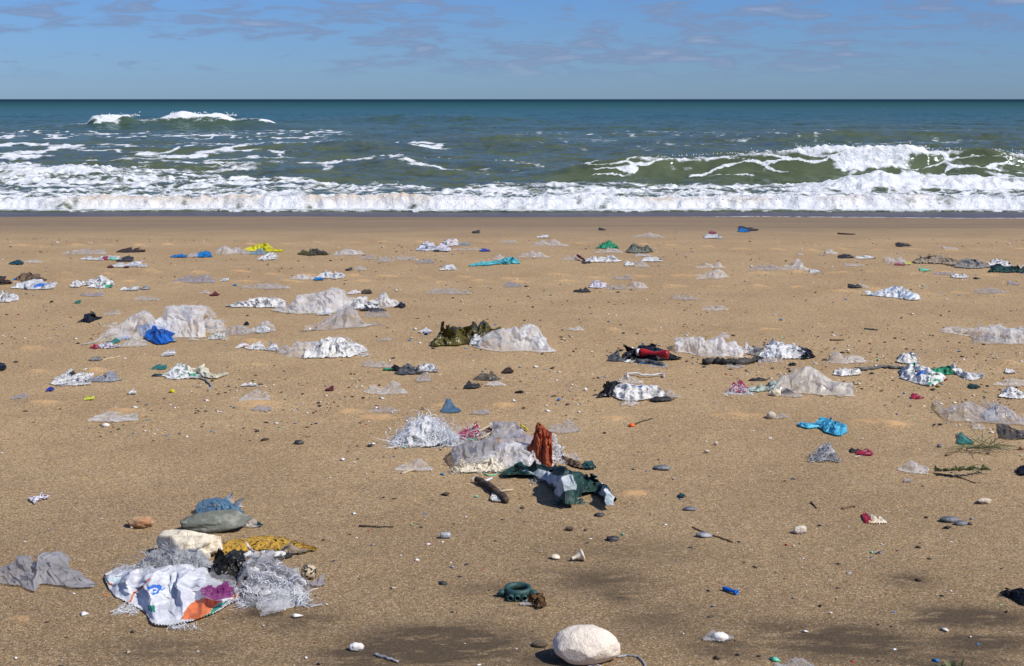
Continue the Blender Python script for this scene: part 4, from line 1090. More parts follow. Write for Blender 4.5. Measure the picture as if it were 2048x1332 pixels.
stick('plastic_strip', 'yellow-brown strip at the foot of the big clear bag', 'plastic strip', [(990, 699), (1010, 695)], 2.2, 'mustard')
F('tiny white tattered scrap left of the olive bag', 837, 658, 864, 668, 'white_plastic', .45, **SCR)

# --- middle rows, left
F('bunched cream and green rags with frayed ends', 322, 725, 400, 761, 'white_green', .35, **RAG)
F('cream twisted rag lying over the frayed rags', 340, 724, 402, 752, 'cream_rag', .3, **RAG)
H('cream rag strip bending off to the right', [(394, 742), (400, 729), (408, 735), (414, 745), (424, 749), (440, 747), (456, 745)], [(394, 750), (410, 756), (434, 759), (456, 750)], 'cream_rag', .4, **RAG)
stick('plastic_strip', 'thin grey ribbon curling below the cream rags', 'plastic strip', [(400, 756), (412, 760), (420, 768), (424, 774), (416, 780)], 2.2, 'mid_grey', sub=3)
F('teal tipped rag at the left of the cream rags', 304, 731, 334, 741, 'teal_film', .5, **RAG)
stone('hair_clip', 'small blue clip left of the cream rags', 'clip', 304, 747, 326, 755, 'dark_teal', sub=2, rough=.3)
F('dirty white rag spread out at the left', 98, 745, 182, 776, 'white_dirty', .5, **RAG)
F('black fragment stuck on the dirty white rag', 134, 744, 156, 755, 'black_dull', .4, **SCR)
F('grey folded strip with white tassels right of the dirty white rag', 176, 747, 243, 766, 'mid_grey', .5, name='plastic_strip', cat='plastic strip')
F('flat pale grey sheet lying alone at the left', 175, 823, 277, 847, 'milky', .75, name='plastic_sheet', cat='plastic sheet', cr=.6)
stone('pebble', 'smooth white oval pebble below the flat grey sheet', 'pebble', 204, 846, 219, 855, 'shell_white', sub=3, rough=.04)
stone('ball', 'small yellow ball on the sand', 'ball', 339, 778, 350, 786, 'yellow_plastic', ryf=1., sub=3, rough=.0)
F('ruffled clear film below a white three-cornered scrap', 478, 781, 542, 806, 'clear', .45)
F('white three-cornered scrap above the ruffled film', 482, 763, 516, 775, 'white_plastic', .4, **SCR)
F('lilac grey film ribbon on a dry sand patch', 504, 811, 546, 824, 'lilac_film', .6)
F('black bag scrap cut by the left edge with a pale tail', -14, 722, 10, 744, 'black_plastic', .35, **SCR)
F('flat lilac film near the left edge', 22, 788, 56, 800, 'lilac_film', .55)
F('dark blue oval flake near the dirty white rag', 92, 778, 108, 784, 'indigo', .6, **SCR)
F('crumbled lime green scrap with a white cap beside it', 168, 793, 188, 802, 'lime', .5, **SCR)
F('small bone-white scrap left of the dirty white rag', 106, 753, 121, 761, 'white_plastic', .5, **SCR)
F('white torn scrap right of the striped film group', 322, 703, 350, 714, 'white_plastic', .5, **SCR)
F('little brown-grey tangle below the peaked clear sheet', 176, 714, 206, 724, 'grey_cloth', .5, **RAG)
stick('stick', 'thin pale stick with a dark tip below the peaked clear sheet', 'stick', [(204, 720), (222, 716), (242, 713)], 1.5, 'wood_pale')
F('white bead-like crumple below the dirty white rag', 255, 782, 272, 791, 'white_dirty', .45, **SCR)
F('dark red crumple on open sand', 650, 774, 668, 785, 'maroon', .4, **SCR)
F('pale film bristling with spikes left of the black and white rag', 728, 765, 812, 792, 'clear', .45)
F('sandy grey film dome left of the black and white rag', 722, 714, 786, 738, 'clear_grey', .35)
stick('plastic_strip', 'short green tube beside the black and white rag', 'plastic strip', [(767, 738), (786, 739)], 2.4, 'green_net', knob=.02, taper=1)
F('black crumple at the left of the white sheet', 780, 726, 808, 743, 'black_plastic', .35, **SCR)
F('dark grey plastic sheet arched between black and white pieces', 790, 726, 846, 752, 'dark_grey', .35, name='plastic_sheet', cat='plastic sheet')
F('white torn sheet at the right of the black crumple', 826, 723, 877, 746, 'white_plastic', .3, name='plastic_sheet', cat='plastic sheet')
F('limp grey film hanging below the white torn sheet', 828, 742, 862, 766, 'clear_grey', .45)
F('smoky brown film tent with a yellow straw', 948, 743, 1000, 763, 'smoke_film', .3)
o = F('crushed clear bottle with a white end below the smoky film', 971, 760, 1012, 775, 'milky', .35, name='plastic_bottle', cat='bottle')
F('blue-grey plastic scrap with white threads', 882, 802, 922, 829, 'blue_film', .4, **SCR)
F('flat lilac film right of the blue-grey scrap', 942, 820, 982, 831, 'lilac_film', .55)
F('narrow grey film strip left of the blue-grey scrap', 738, 815, 797, 827, 'clear_grey', .6)
F('dark round lump with brown crumbs right of the white sheet', 1003, 736, 1028, 748, 'dark_brown', .4, name='seaweed_clump', cat='seaweed')
F('black little box-like scrap in the middle sand', 1030, 781, 1048, 788, 'black_plastic', .35, **SCR)
F('black twisted crumbs with a blue speck', 928, 769, 962, 779, 'black_dull', .5, name='seaweed_clump', cat='seaweed')
# --- black bag with red bottle
H('glossy black bag humped behind the red bottle', [(1246, 716), (1250, 700), (1268, 694), (1280, 697), (1284, 688), (1300, 686), (1318, 690), (1332, 697), (1345, 706), (1362, 717)], [(1246, 722), (1300, 724), (1362, 719)], 'black_plastic', .35, res=1.3, **BAG)
F('dull black sheet left of the red bottle', 1216, 701, 1258, 727, 'dark_grey', .4, name='plastic_sheet', cat='plastic sheet')
F('bright blue film in front of the black bag', 1278, 720, 1314, 730, 'bright_blue', .45)
F('thin clear film at the front of the black bag', 1296, 722, 1338, 737, 'clear_grey', .6)
F('pale tattered scrap at the left foot of the black bag', 1246, 712, 1280, 728, 'white_dirty', .45, **SCR)
stick('plastic_tube', 'dark rubbery tube lying in front of the red bottle', 'plastic tube', [(1274, 722), (1300, 724), (1328, 729)], 5.0, 'dark_grey', taper=1.0, knob=.06)
def red_bottle():
    a, b = G1(1272, 716), G1(1334, 722)
    p = (a + b) / 2; m = mpp(1300, 720); L = (b - a).length
    e = bpy.data.objects.new('plastic_bottle', None); col_root.objects.link(e); e.location = p + Vector((0, -.06, .050))
    e.rotation_euler = (0, 0, math.atan2(b.y - a.y, b.x - a.x))
    tag(e, 'crushed red plastic bottle with a white cap on the black bag', 'bottle')
    r_ = 8.5 * m; h = L / 2
    pr = [(-h + 5 * m, r_ * .45), (-h + 7 * m, r_ * .9), (-h + 14 * m, r_), (-h + 24 * m, r_ * .92), (-h + 34 * m, r_ * .68), (h - 20 * m, r_ * .66), (h - 12 * m, r_ * .95), (h - 3 * m, r_ * 1.08), (h, r_ * 1.0), (h + .001, 0)]
    me = lathe_mesh('body', pr, 'red_plastic')
    for v in me.vertices:
        f = math.exp(-((v.co.x) / (L * .18)) ** 2); v.co.z *= 1 - .45 * f; v.co.y *= 1 + .25 * f
    link('body', me, e)
    link('cap', lathe_mesh('cap', [(-h - .001, 0), (-h, r_ * .85), (-h + 5.5 * m, r_ * .85), (-h + 5.6 * m, 0)], 'white_plastic'), e)
red_bottle()
# --- black and white rag
H('black film hood at the left of the stained white cloth', [(1194, 794), (1206, 784), (1216, 770), (1232, 759), (1246, 764), (1256, 772)], [(1194, 797), (1220, 795), (1256, 782)], 'black_plastic', .3, **BAG)
o = H('stained white cloth with a blue mark and black hem', [(1216, 784), (1228, 776), (1248, 768), (1266, 769), (1290, 771), (1312, 772), (1326, 780), (1334, 790)], [(1216, 790), (1238, 800), (1270, 804), (1300, 800), (1334, 796)], 'white_dirty', .4,
      zones=(([(1268, 768), (1290, 768), (1290, 775), (1268, 775)], 'bright_blue'),), res=1.3, cr=1.2, **RAG)
F('grey film wing at the right of the stained white cloth', 1322, 776, 1362, 798, 'clear_grey', .45)
F('black scraps under the right end of the stained cloth', 1296, 788, 1348, 805, 'black_dull', .5, **SCR)
F('clear film flap in front of the stained white cloth', 1242, 792, 1278, 814, 'clear', .5)
F('pale film draped at the top of the stained cloth', 1236, 750, 1288, 770, 'clear', .4)
stick('plastic_strip', 'bent white plastic strip above the stained cloth', 'plastic strip', [(1256, 754, 2), (1254, 747, 3), (1272, 746, 4), (1285, 750, 3), (1300, 750, 3), (1327, 748, 4), (1327, 754, 1)], 2.0, 'white_plastic', sub=2, taper=1)
# --- right middle
H('tall milky film bag left of the white sack', [(1350, 693), (1354, 676), (1374, 667), (1388, 671), (1394, 666), (1405, 664), (1412, 675), (1432, 671), (1446, 668), (1453, 685), (1470, 680), (1486, 697)], [(1350, 704), (1400, 714), (1430, 717), (1486, 716)], 'milky', .3, res=1.3, **BAG)
stick('fabric_strip', 'black ruffled fabric strip in front of the milky film bag', 'rag', [(1406, 723), (1425, 722), (1450, 724), (1480, 724), (1505, 721), (1524, 718)], 6.0, 'black_dull', knob=.35, sub=5, taper=1.1)
H('white upright film tatter between the milky bag and white sack', [(1484, 702), (1490, 690), (1493, 677), (1498, 690), (1508, 694), (1520, 704)], [(1484, 708), (1520, 710)], 'milky', .25)
F('grey-beige crumple at the left of the white sack', 1494, 688, 1530, 714, 'grey_cloth', .35, **RAG)
H('plump white sack with a black end', [(1530, 696), (1545, 686), (1558, 682), (1570, 684), (1585, 691), (1606, 698), (1618, 706)], [(1530, 716), (1570, 720), (1618, 718)], 'white_plastic', .35, zones=(), **BAG)
o = F('clear bottle-like film with blue print on the white sack', 1518, 688, 1558, 720, 'white_blueprint', .35, **BAG)
fibres(o, 90, 1518, 704, 1566, 726, .07, 'fibre_white', seed=14, width=.004, up=.1)
F('black plastic wrapped on the right end of the white sack', 1594, 690, 1630, 721, 'black_plastic', .35, **SCR)
F('black pointed cone-like scrap below the white sack', 1579, 723, 1593, 733, 'black_plastic', .3, **SCR)
F('thin flat grey film below the black ruffled strip', 1452, 729, 1490, 738, 'clear_grey', .7)
F('ragged clear film fin right of the white sack', 1658, 695, 1732, 730, 'clear', .3)
F('small white crumpled bag left of the dark hose', 1666, 732, 1724, 755, 'white_dirty', .35, **BAG)
stick('hose', 'dark grey hose running to the white printed bag', 'hose', [(1716, 738), (1745, 737), (1765, 733), (1790, 735), (1826, 738)], 3.6, 'hose_grey', knob=.03, taper=1.0)
F('white wrapper with brown stains standing above the hose', 1792, 701, 1840, 731, 'white_dirty', .3, **BAG)
H('white printed bag lying beside green fabric', [(1802, 752), (1808, 740), (1822, 730), (1838, 726), (1850, 732), (1866, 738), (1880, 746), (1888, 756)], [(1802, 758), (1830, 768), (1862, 774), (1888, 764)], 'white_green', .4, zones=(([(1830, 748), (1846, 744), (1848, 750), (1832, 753)], 'sack_blue'),), **BAG)
F('green mesh fabric behind the white printed bag', 1848, 727, 1914, 753, 'green_net', .4, name='mesh_fabric', cat='net')
H('white glossy crumple with an upright tip at the right of the green mesh', [(1902, 742), (1908, 724), (1914, 732), (1925, 742), (1945, 746), (1968, 750)], [(1902, 746), (1930, 760), (1945, 764), (1968, 756)], 'white_plastic', .35, **BAG)
F('rust-red fragment in front of the white printed bag', 1875, 749, 1894, 765, 'rust_cloth', .35, **SCR)
F('dark green knotted scrap on open sand', 1938, 767, 1962, 779, 'dark_green', .35, **SCR)
F('small white pink-edged crumple near the right edge', 2010, 737, 2034, 749, 'white_red', .4, **SCR)
F('fluffy white bag cut by the right edge', 1996, 770, 2070, 800, 'white_dirty', .35, **BAG)
F('grey film above the fluffy white bag at the right edge', 1988, 754, 2066, 775, 'clear', .4)
F('pink and red scrap right of the translucent bag', 1822, 791, 1848, 800, 'crimson', .5, **SCR)
H('long silvery clear bag at the right edge', [(1878, 662), (1888, 652), (1920, 650), (1940, 654), (1965, 648), (1990, 645), (2005, 643), (2020, 651), (2036, 656)], [(1878, 665), (1930, 672), (1960, 680), (2000, 688), (2036, 690)], 'clear', .3, res=1.2, **BAG)
F('silvery film strip at the foot of the long clear bag', 1946, 664, 2022, 690, 'clear_grey', .45)
H('stuffed white bag cut by the right edge behind the silvery bag', [(2016, 672), (2024, 656), (2040, 652), (2060, 650), (2090, 670)], [(2016, 686), (2050, 692), (2090, 692)], 'milky', .35, **BAG)
H('large translucent bag with a domed peak', [(1538, 776), (1552, 764), (1562, 746), (1590, 741), (1604, 736), (1612, 726), (1626, 725), (1640, 735), (1655, 750), (1668, 760), (1686, 763), (1706, 762), (1711, 786)], [(1538, 786), (1600, 786), (1650, 793), (1711, 795)], 'warm_milky', .3, res=1.4, cr=.45, **BAG)
F('dull green cloth left of the translucent domed bag', 1494, 757, 1562, 786, 'pale_green_rag', .35, **RAG)
F('black folded strip on top of the dull green cloth', 1498, 754, 1536, 764, 'black_dull', .4, **SCR)
o = F('frayed pink and white fabric at the left of the dull green cloth', 1460, 766, 1500, 788, 'crimson', .45, **RAG)
fibres(o, 120, 1452, 766, 1504, 790, .07, 'fibre_white', seed=16, width=.004, up=.2)
stone('foam_lump', 'cream foam lump at the foot of the translucent bag', 'foam lump', 1542, 777, 1562, 795, 'foam_cream', sub=3, rough=.35, freq=3)
F('dark brown cup-shaped piece beside the cream foam lump', 1560, 774, 1586, 790, 'smoke_film', .35, **SCR)
F('thin sandy film lying before the translucent bag', 1560, 782, 1606, 797, 'clear_grey', .6)
H('big smoky clear film with a peaked right wing', [(1870, 800), (1879, 799), (1890, 817), (1905, 812), (1928, 798), (1950, 796), (1966, 805), (1976, 813), (1991, 812), (1997, 793), (2010, 805), (2025, 820), (2056, 837)], [(1870, 806), (1880, 826), (1893, 842), (1950, 843), (2000, 847), (2056, 851)], 'clear_grey', .3, res=1.3, cr=.45, lift=.01)
o = F('white frothy foam strip across the smoky clear film', 1970, 808, 2000, 846, 'white_dirty', .35, name='foam_strip', cat='foam')
F('olive-grey crumple with clear film at the right edge', 2000, 848, 2066, 882, 'smoke_film', .35, **BAG)
H('sky blue plastic bag with a twisted tail', [(1594, 850), (1604, 845), (1616, 849), (1634, 846), (1648, 844), (1656, 838), (1668, 842), (1688, 848), (1696, 860)], [(1594, 853), (1614, 859), (1636, 857), (1650, 866), (1670, 873), (1684, 874), (1696, 868)], 'cyan_plastic', .45, res=1.6, **BAG)
stone('bottle_end', 'round cream bottle end wrapped in grey film', 'bottle', 1533, 823, 1552, 840, 'stone_pale', ryf=1, sub=3, rough=.03)
F('grey film tail right of the round cream bottle end', 1548, 826, 1578, 840, 'clear_grey', .5)
stone('screw_lid', 'orange bottle cap on the sand', 'bottle cap', 1257, 846, 1270, 854, 'orange_plastic', ryf=1, sub=3, rough=.0)
stick('stick', 'curved dark twig right of the orange cap', 'stick', [(1270, 848), (1285, 843), (1305, 837)], 1.8, 'wood_dark')
o = F('grey ball of tangled fibre', 1624, 888, 1674, 924, 'fibre_grey', .3, name='fibre_ball', cat='fibre bundle')
fibres(o, 260, 1622, 886, 1676, 924, .06, 'fibre_grey', seed=18, width=.0035)
F('red crumple with dark scraps right of the fibre ball', 1712, 898, 1748, 914, 'crimson', .4, **SCR)
F('black scrap behind the red crumple', 1700, 897, 1722, 908, 'black_dull', .4, **SCR)
stick('stick', 'thin white stick under the red crumple', 'stick', [(1708, 913), (1732, 911)], 1.2, 'white_plastic', knob=.02)
H('forked clear film with three arms', [(1797, 940), (1812, 930), (1822, 920), (1828, 917), (1832, 927), (1848, 927), (1856, 934), (1858, 946)], [(1797, 943), (1830, 950), (1858, 952)], 'clear', .4)
F('small lilac tube-like scrap below the forked film', 1808, 960, 1825, 967, 'lilac_film', .5, **SCR)
F('black scrap with white cut by the right edge', 2034, 930, 2062, 952, 'black_plastic', .35, **SCR)
stone('pebble', 'orange pebble near the right edge', 'pebble', 2037, 891, 2052, 902, 'stone_orange', sub=2)
F('teal torn film beside a dry green sprig', 1915, 868, 1948, 892, 'teal_film', .4)
stick('stick', 'flat bent driftwood piece on the right', 'stick', [(1892, 911), (1908, 905), (1924, 898)], 3.0, 'wood_mid')
F('clear wisps of film above the green sprig', 1945, 848, 1972, 862, 'clear', .5)
def sprig(label, x0, y0, x1, y1, n, length, seed, mat='grass_green', leaf=.010, up=.35):
    r = np.random.RandomState(seed)
    e = bpy.data.objects.new('plant_sprig', None); col_root.objects.link(e)
    p = G1((x0 + x1) / 2, (y0 + y1) / 2 + 2); e.location = p; tag(e, label, 'plant')
    pts = [G1(x0 + (x1 - x0) * t, y1 + (y0 - y1) * .2 * t, .012 + .02 * math.sin(3 * t)) - p for t in np.linspace(0, 1, 8)]
    link('stem', tube_mesh('stem', pts, .003, 'wood_mid', 6, .5, .2), e)
    co = []; fa = []
    for i in range(n):
        t = r.rand(); q = pts[min(6, int(t * 7))].lerp(pts[min(7, int(t * 7) + 1)], t * 7 % 1)
        dr = Vector((r.normal(.25, .8), r.normal(0, .6), abs(r.normal(up, .25)) + .05)).normalized(); sd = dr.cross(Vector((r.normal(), r.normal(), r.normal()))).normalized()
        ln = length * r.uniform(.5, 1.2); b0 = len(co)
        for j, w in enumerate((.35, 1, .75, .05)):
            c = q + dr * ln * j / 3 - Vector((0, 0, .25 * ln * (j / 3) ** 2)); c.z = max(c.z, .004)
            co += [tuple(c - sd * leaf * w * .5), tuple(c + sd * leaf * w * .5)]
        fa += [(b0 + 2 * j, b0 + 2 * j + 1, b0 + 2 * j + 3, b0 + 2 * j + 2) for j in range(3)]
    o = link('leaves', mk_mesh('leaves', np.array(co), np.array(fa), True, [mat]), e); o['kind'] = 'stuff'
sprig('dry green grass sprig beside the teal film', 1935, 872, 1995, 897, 60, .16, 3, leaf=.0035, up=.25)
sprig('low green leafy sprig lying flat on the right', 1868, 922, 1972, 942, 60, .035, 4, leaf=.016)
sprig('green leaf tuft at the bottom right', 1888, 1322, 1926, 1338, 22, .035, 6, leaf=.012, up=.4)
stick('stick', 'long thin dark twig below the leafy sprig', 'stick', [(1866, 946), (1900, 950), (1930, 958), (1952, 966)], 1.3, 'wood_dark', knob=.3)

# --- centre pile
o = H('haystack of white plastic fibres on a white bundle', [(784, 886), (792, 872), (812, 862), (822, 845), (838, 836), (852, 836), (868, 846), (885, 860), (905, 868), (916, 882)], [(784, 889), (815, 895), (850, 896), (890, 892), (916, 886)], 'white_plastic', .4, name='fibre_bundle', cat='fibre bundle', res=1.2, flaps=0)
fibres(o, 1700, 796, 838, 908, 890, .15, 'fibre_white', seed=21, width=.0035, up=.6, k=.4, out=.7)
fibres(o, 130, 810, 880, 910, 893, .08, 'fibre_white', seed=22, width=.003, up=.1)
F('black crumpled lump at the foot of the white fibre bundle', 860, 879, 888, 895, 'black_plastic', .35, **SCR)
o = F('crimson crumpled fabric between the fibres and the film', 912, 851, 962, 884, 'crimson', .4, **RAG)
fibres(o, 150, 896, 850, 985, 888, .09, 'fibre_white', seed=23, width=.003, up=.3)
F('green shred in front of the crimson fabric', 934, 873, 956, 884, 'green_net', .4, **SCR)
for i, (a, b) in enumerate((((958, 862), (990, 846)), ((966, 874), (992, 858)), ((952, 878), (984, 872)))):
    stick('wood_splinter', ('pale splinter nearest the top of the centre pile', 'pale splinter in the middle of three by the crimson fabric', 'lowest pale splinter by the crimson fabric')[i], 'splinter', [(a[0], a[1], 4), (b[0], b[1], 8)], 2.2, 'wood_pale')
H('flat grey film panel standing at the back of the centre pile', [(984, 850), (988, 841), (1010, 842), (1034, 843), (1044, 862)], [(984, 878), (1044, 876)], 'grey_film', .25, cr=.35, ragged=0)
F('rust-coloured shred left of the standing grey panel', 972, 846, 998, 866, 'rust_cloth', .35, **RAG)
stick('plastic_strip', 'short yellow and black strip behind the pile', 'plastic strip', [(1042, 850, 2), (1055, 860, 2)], 2.4, 'yellow_plastic', knob=.1)
H('rust red cloth flag standing up in the centre pile', [(1052, 892), (1062, 884), (1070, 858), (1076, 838), (1090, 852), (1104, 858), (1100, 878), (1104, 900)], [(1052, 928), (1080, 934), (1092, 936), (1104, 936)], 'rust_cloth', .16, cr=.25, flaps=0, ragged=.15, res=1.6, **RAG)
stick('cloth_tail', 'rust red thread tail hanging from the cloth flag', 'rag', [(1092, 926, 20), (1098, 930, 10), (1104, 936, 2)], 2.6, 'rust_cloth')
H('grey film panel leaning at the left of the centre pile', [(902, 906), (906, 894), (930, 888), (960, 882), (978, 872), (990, 868), (992, 890)], [(902, 920), (908, 934), (940, 932), (992, 918)], 'grey_film', .4, cr=.6, ragged=.1, lift=.015)
H('milky bunched film in the middle of the centre pile', [(930, 936), (950, 915), (985, 895), (1000, 878), (1030, 876), (1058, 880), (1075, 888), (1092, 905), (1102, 925)], [(930, 944), (980, 945), (1040, 942), (1102, 936)], 'milky', .35, res=1.3)
H('reddish streaked film behind the milky bunched film', [(990, 892), (1005, 872), (1030, 866), (1055, 870), (1072, 878)], [(990, 905), (1072, 900)], 'lilac_film', .3)
H('clear wrinkled film right of the rust cloth', [(1082, 880), (1090, 862), (1102, 856), (1116, 866), (1122, 885), (1112, 905)], [(1082, 915), (1112, 925)], 'clear', .3)
F('grey cylinder-like film at the right rear of the pile', 1094, 843, 1162, 868, 'clear_grey', .4)
o = F('white woven shreds below the rust cloth', 1088, 876, 1126, 925, 'white_dirty', .35, **RAG)
fibres(o, 120, 1086, 880, 1128, 928, .07, 'fibre_white', seed=24, width=.003)
o = H('cream fibrous mat along the front of the centre pile', [(914, 940), (930, 928), (960, 918), (985, 910), (1005, 925), (1018, 940)], [(914, 946), (960, 948), (1018, 946)], 'foam_cream', .4, name='fibre_mat', cat='fibre bundle')
fibres(o, 260, 910, 915, 1020, 946, .07, 'fibre_cream', seed=25, width=.003, up=.3)
stick('rope', 'thin pale green cord at the front of the pile', 'cord', [(968, 946), (976, 951), (990, 950), (996, 945)], 1.3, 'mint', knob=.02)
H('brown plastic strip bending down the right of the pile', [(1104, 905), (1120, 908), (1140, 916), (1160, 924), (1168, 936)], [(1104, 914), (1130, 928), (1150, 936), (1168, 940)], 'brown_cloth', .4, name='plastic_strip', cat='plastic strip', cr=.5)
F('dark blue forked plastic piece at the right tip of the pile', 1162, 921, 1192, 941, 'dark_teal', .35, **SCR)
F('clear sandy film over the brown plastic strip', 1124, 905, 1162, 925, 'clear', .4)
o = H('dark green woven tarpaulin with grey underside and frayed edges', [(1004, 944), (1020, 931), (1040, 925), (1062, 930), (1085, 922), (1100, 931), (1125, 931), (1150, 939), (1180, 953), (1205, 967), (1222, 979), (1231, 996)],
      [(1004, 946), (1030, 948), (1060, 950), (1088, 962), (1106, 980), (1114, 1004), (1130, 1010), (1150, 1004), (1160, 985), (1185, 980), (1202, 992), (1212, 1011), (1231, 1011)], 'dark_green', .30, lift=.022, res=1.7, cr=1.0, ragged=.25, flaps=5,
      zones=(([(1042, 936), (1075, 934), (1100, 944), (1124, 953), (1116, 972), (1095, 966), (1070, 950)], 'weave_grey'), ([(1118, 952), (1146, 958), (1154, 978), (1136, 982), (1118, 994), (1106, 984)], 'weave_grey'),
             ([(1192, 980), (1214, 972), (1238, 990), (1238, 1016), (1212, 1014), (1206, 994)], 'weave_grey')), name='tarpaulin', cat='tarpaulin')
fibres(o, 160, 1108, 975, 1160, 1008, .07, 'fibre_teal', seed=26, width=.003, up=0.)
fibres(o, 140, 1006, 924, 1070, 950, .06, 'fibre_teal', seed=27, width=.003)
fibres(o, 120, 1060, 938, 1130, 968, .06, 'fibre_grey', seed=28, width=.0028, up=.1)
stick('stick', 'thick dark broken stick in front of the centre pile', 'stick', [(952, 958, 2), (968, 966, 2), (985, 978, 2), (1002, 990, 1), (1016, 1002)], 6.5, 'wood_dark', knob=.16, taper=1.0, sub=3)
F('white shredded film wound round the end of the dark stick', 980, 985, 1014, 1007, 'white_dirty', .5)
F('pale film at the top of the dark stick', 944, 950, 962, 962, 'clear', .5)
stick('wood_splinter', 'short cream splinter right of the dark stick', 'splinter', [(1000, 983), (1026, 979)], 2.8, 'wood_pale', knob=.05)
stick('wood_splinter', 'small white splinter lying across the dark stick', 'splinter', [(970, 961, 5), (984, 956, 5)], 2.6, 'white_plastic', knob=.05)
F('frilly clear film with a tan strip left of the centre pile', 790, 917, 866, 945, 'clear', .4)
stick('wood_splinter', 'tan flat splinter on the frilly clear film', 'splinter', [(803, 946), (834, 938)], 3.0, 'wood_pale')

# --- front left pile
H('draped grey film sheet at the left edge', [(-40, 1165), (-20, 1140), (10, 1130), (30, 1124), (32, 1112), (40, 1113), (56, 1128), (72, 1124), (76, 1104), (100, 1106), (112, 1112), (120, 1130), (148, 1148), (170, 1158), (192, 1172)],
  [(-40, 1172), (0, 1168), (40, 1172), (70, 1182), (80, 1168), (110, 1172), (150, 1176), (192, 1174)], 'grey_film', .45, name='plastic_sheet', cat='plastic sheet', res=1.1, lift=.006, cr=.8)
o = H('printed white woven sack with orange and green patches', [(208, 1152), (216, 1146), (240, 1143), (275, 1141), (300, 1146), (335, 1146), (365, 1148), (390, 1158), (415, 1172), (440, 1184), (470, 1184), (505, 1188)],
      [(208, 1158), (216, 1180), (232, 1200), (262, 1212), (290, 1226), (302, 1246), (312, 1252), (345, 1254), (385, 1248), (420, 1232), (450, 1216), (480, 1204), (505, 1198)], 'sack_white', .66, res=1.7, cr=.5, ragged=0, pw=.85,
      zones=(([(300, 1150), (305, 1150), (286, 1178), (272, 1190), (262, 1207), (258, 1205), (268, 1188), (282, 1175)], 'sack_orange'),
             ([(213, 1166), (220, 1160), (222, 1163), (215, 1170)], 'sack_orange'),
             ([(208, 1140), (250, 1140), (236, 1152), (242, 1164), (232, 1168), (216, 1158)], 'sack_teal'),
             ([(296, 1176), (306, 1172), (322, 1172), (326, 1180), (320, 1188), (308, 1190), (306, 1186), (316, 1186), (320, 1180), (314, 1176), (304, 1180), (298, 1182)], 'sack_blue'),
             ([(306, 1181), (314, 1179), (316, 1183), (309, 1185)], 'sack_blue'), ([(324, 1182), (332, 1180), (332, 1182), (325, 1185)], 'sack_blue'),
             ([(297, 1212), (312, 1210), (313, 1222), (299, 1222)], 'sack_green'),
             ([(359, 1236), (370, 1218), (388, 1202), (405, 1193), (432, 1198), (440, 1200), (424, 1214), (412, 1232), (396, 1246), (375, 1240)], 'sack_orange'),
             ([(424, 1214), (440, 1202), (456, 1197), (446, 1208), (432, 1222), (412, 1240), (404, 1240), (414, 1230)], 'sack_green'),
             ([(460, 1190), (480, 1186), (482, 1190), (464, 1196)], 'sack_orange')), name='woven_sack', cat='sack')
fibres(o, 110, 232, 1205, 275, 1228, .06, 'fibre_white', seed=31, width=.0022, up=-.3, k=.6)
fibres(o, 120, 400, 1168, 500, 1200, .06, 'fibre_white', seed=32, width=.0022, up=.2, k=.6)
fibres(o, 60, 340, 1248, 395, 1260, .05, 'fibre_white', seed=33, width=.0022, up=-.2, k=.6)
stick('straw', 'red tip of a thin straw left of the woven sack', 'straw', [(207, 1190), (216, 1191)], 2.0, 'orange_plastic', knob=.02)
stone('foam_lump', 'big cream foam block behind the woven sack', 'foam lump', 305, 1056, 440, 1128, 'foam_cream', ryf=.7, sub=5, rough=.22, freq=1.6, facet=.22, sink=.2)
o = H('tangle of grey fibres in front of the foam block', [(262, 1140), (280, 1118), (300, 1108), (330, 1100), (370, 1100), (395, 1105), (412, 1118), (420, 1140)], [(262, 1148), (340, 1152), (420, 1154)], 'fibre_grey', .4, name='fibre_tangle', cat='fibre bundle')
fibres(o, 1400, 268, 1098, 424, 1154, .12, 'fibre_grey', seed=34, width=.0026, up=.5, k=.4)
fibres(o, 160, 225, 1128, 340, 1152, .06, 'fibre_cream', seed=35, width=.0022, up=.4, k=.5)
F('sheer grey film folded over the back of the sack', 300, 1112, 400, 1158, 'grey_film', .4)
o = H('holey mustard yellow sponge mat behind the fibres', [(412, 1108), (440, 1092), (455, 1084), (480, 1083), (505, 1078), (530, 1076), (560, 1080), (585, 1086), (612, 1094), (634, 1100)], [(412, 1112), (450, 1112), (520, 1104), (580, 1104), (634, 1104)], 'mustard', .55, name='sponge_mat', cat='sponge', res=1.5, cr=.7, holes=.17)
F('brown torn rag on the right of the mustard mat', 556, 1086, 622, 1112, 'tan_cloth', .45, **RAG)
H('black crumpled bag in the middle of the front pile', [(406, 1142), (424, 1132), (438, 1120), (456, 1112), (462, 1101), (474, 1103), (480, 1118), (476, 1140), (482, 1154)], [(406, 1154), (440, 1168), (468, 1172), (482, 1168)], 'black_plastic', .35, res=1.5, cr=1.3, **BAG)
o = H('shaggy white and grey fibre heap at the right of the front pile', [(478, 1150), (486, 1122), (502, 1106), (525, 1112), (550, 1124), (575, 1140), (598, 1160), (610, 1186)], [(478, 1200), (500, 1215), (540, 1222), (580, 1212), (610, 1196)], 'grey_film', .55, low=.85, name='fibre_tangle', cat='fibre bundle', res=1.2, cr=1.6, holes=.30, flaps=0)
fibres(o, 650, 484, 1134, 606, 1212, .10, 'fibre_white', seed=36, width=.0034, up=.0, k=.5)
fibres(o, 350, 484, 1134, 606, 1212, .10, 'fibre_grey', seed=37, width=.0034, up=.0, k=.5)
for i, bx in enumerate(((490, 1112, 540, 1150), (488, 1146, 552, 1192), (546, 1140, 606, 1192), (514, 1182, 580, 1222))):
    patch(o, 'torn_strip', *bx, ('milky', 'white_dirty', 'milky', 'clear')[i], .5, lift=.03)
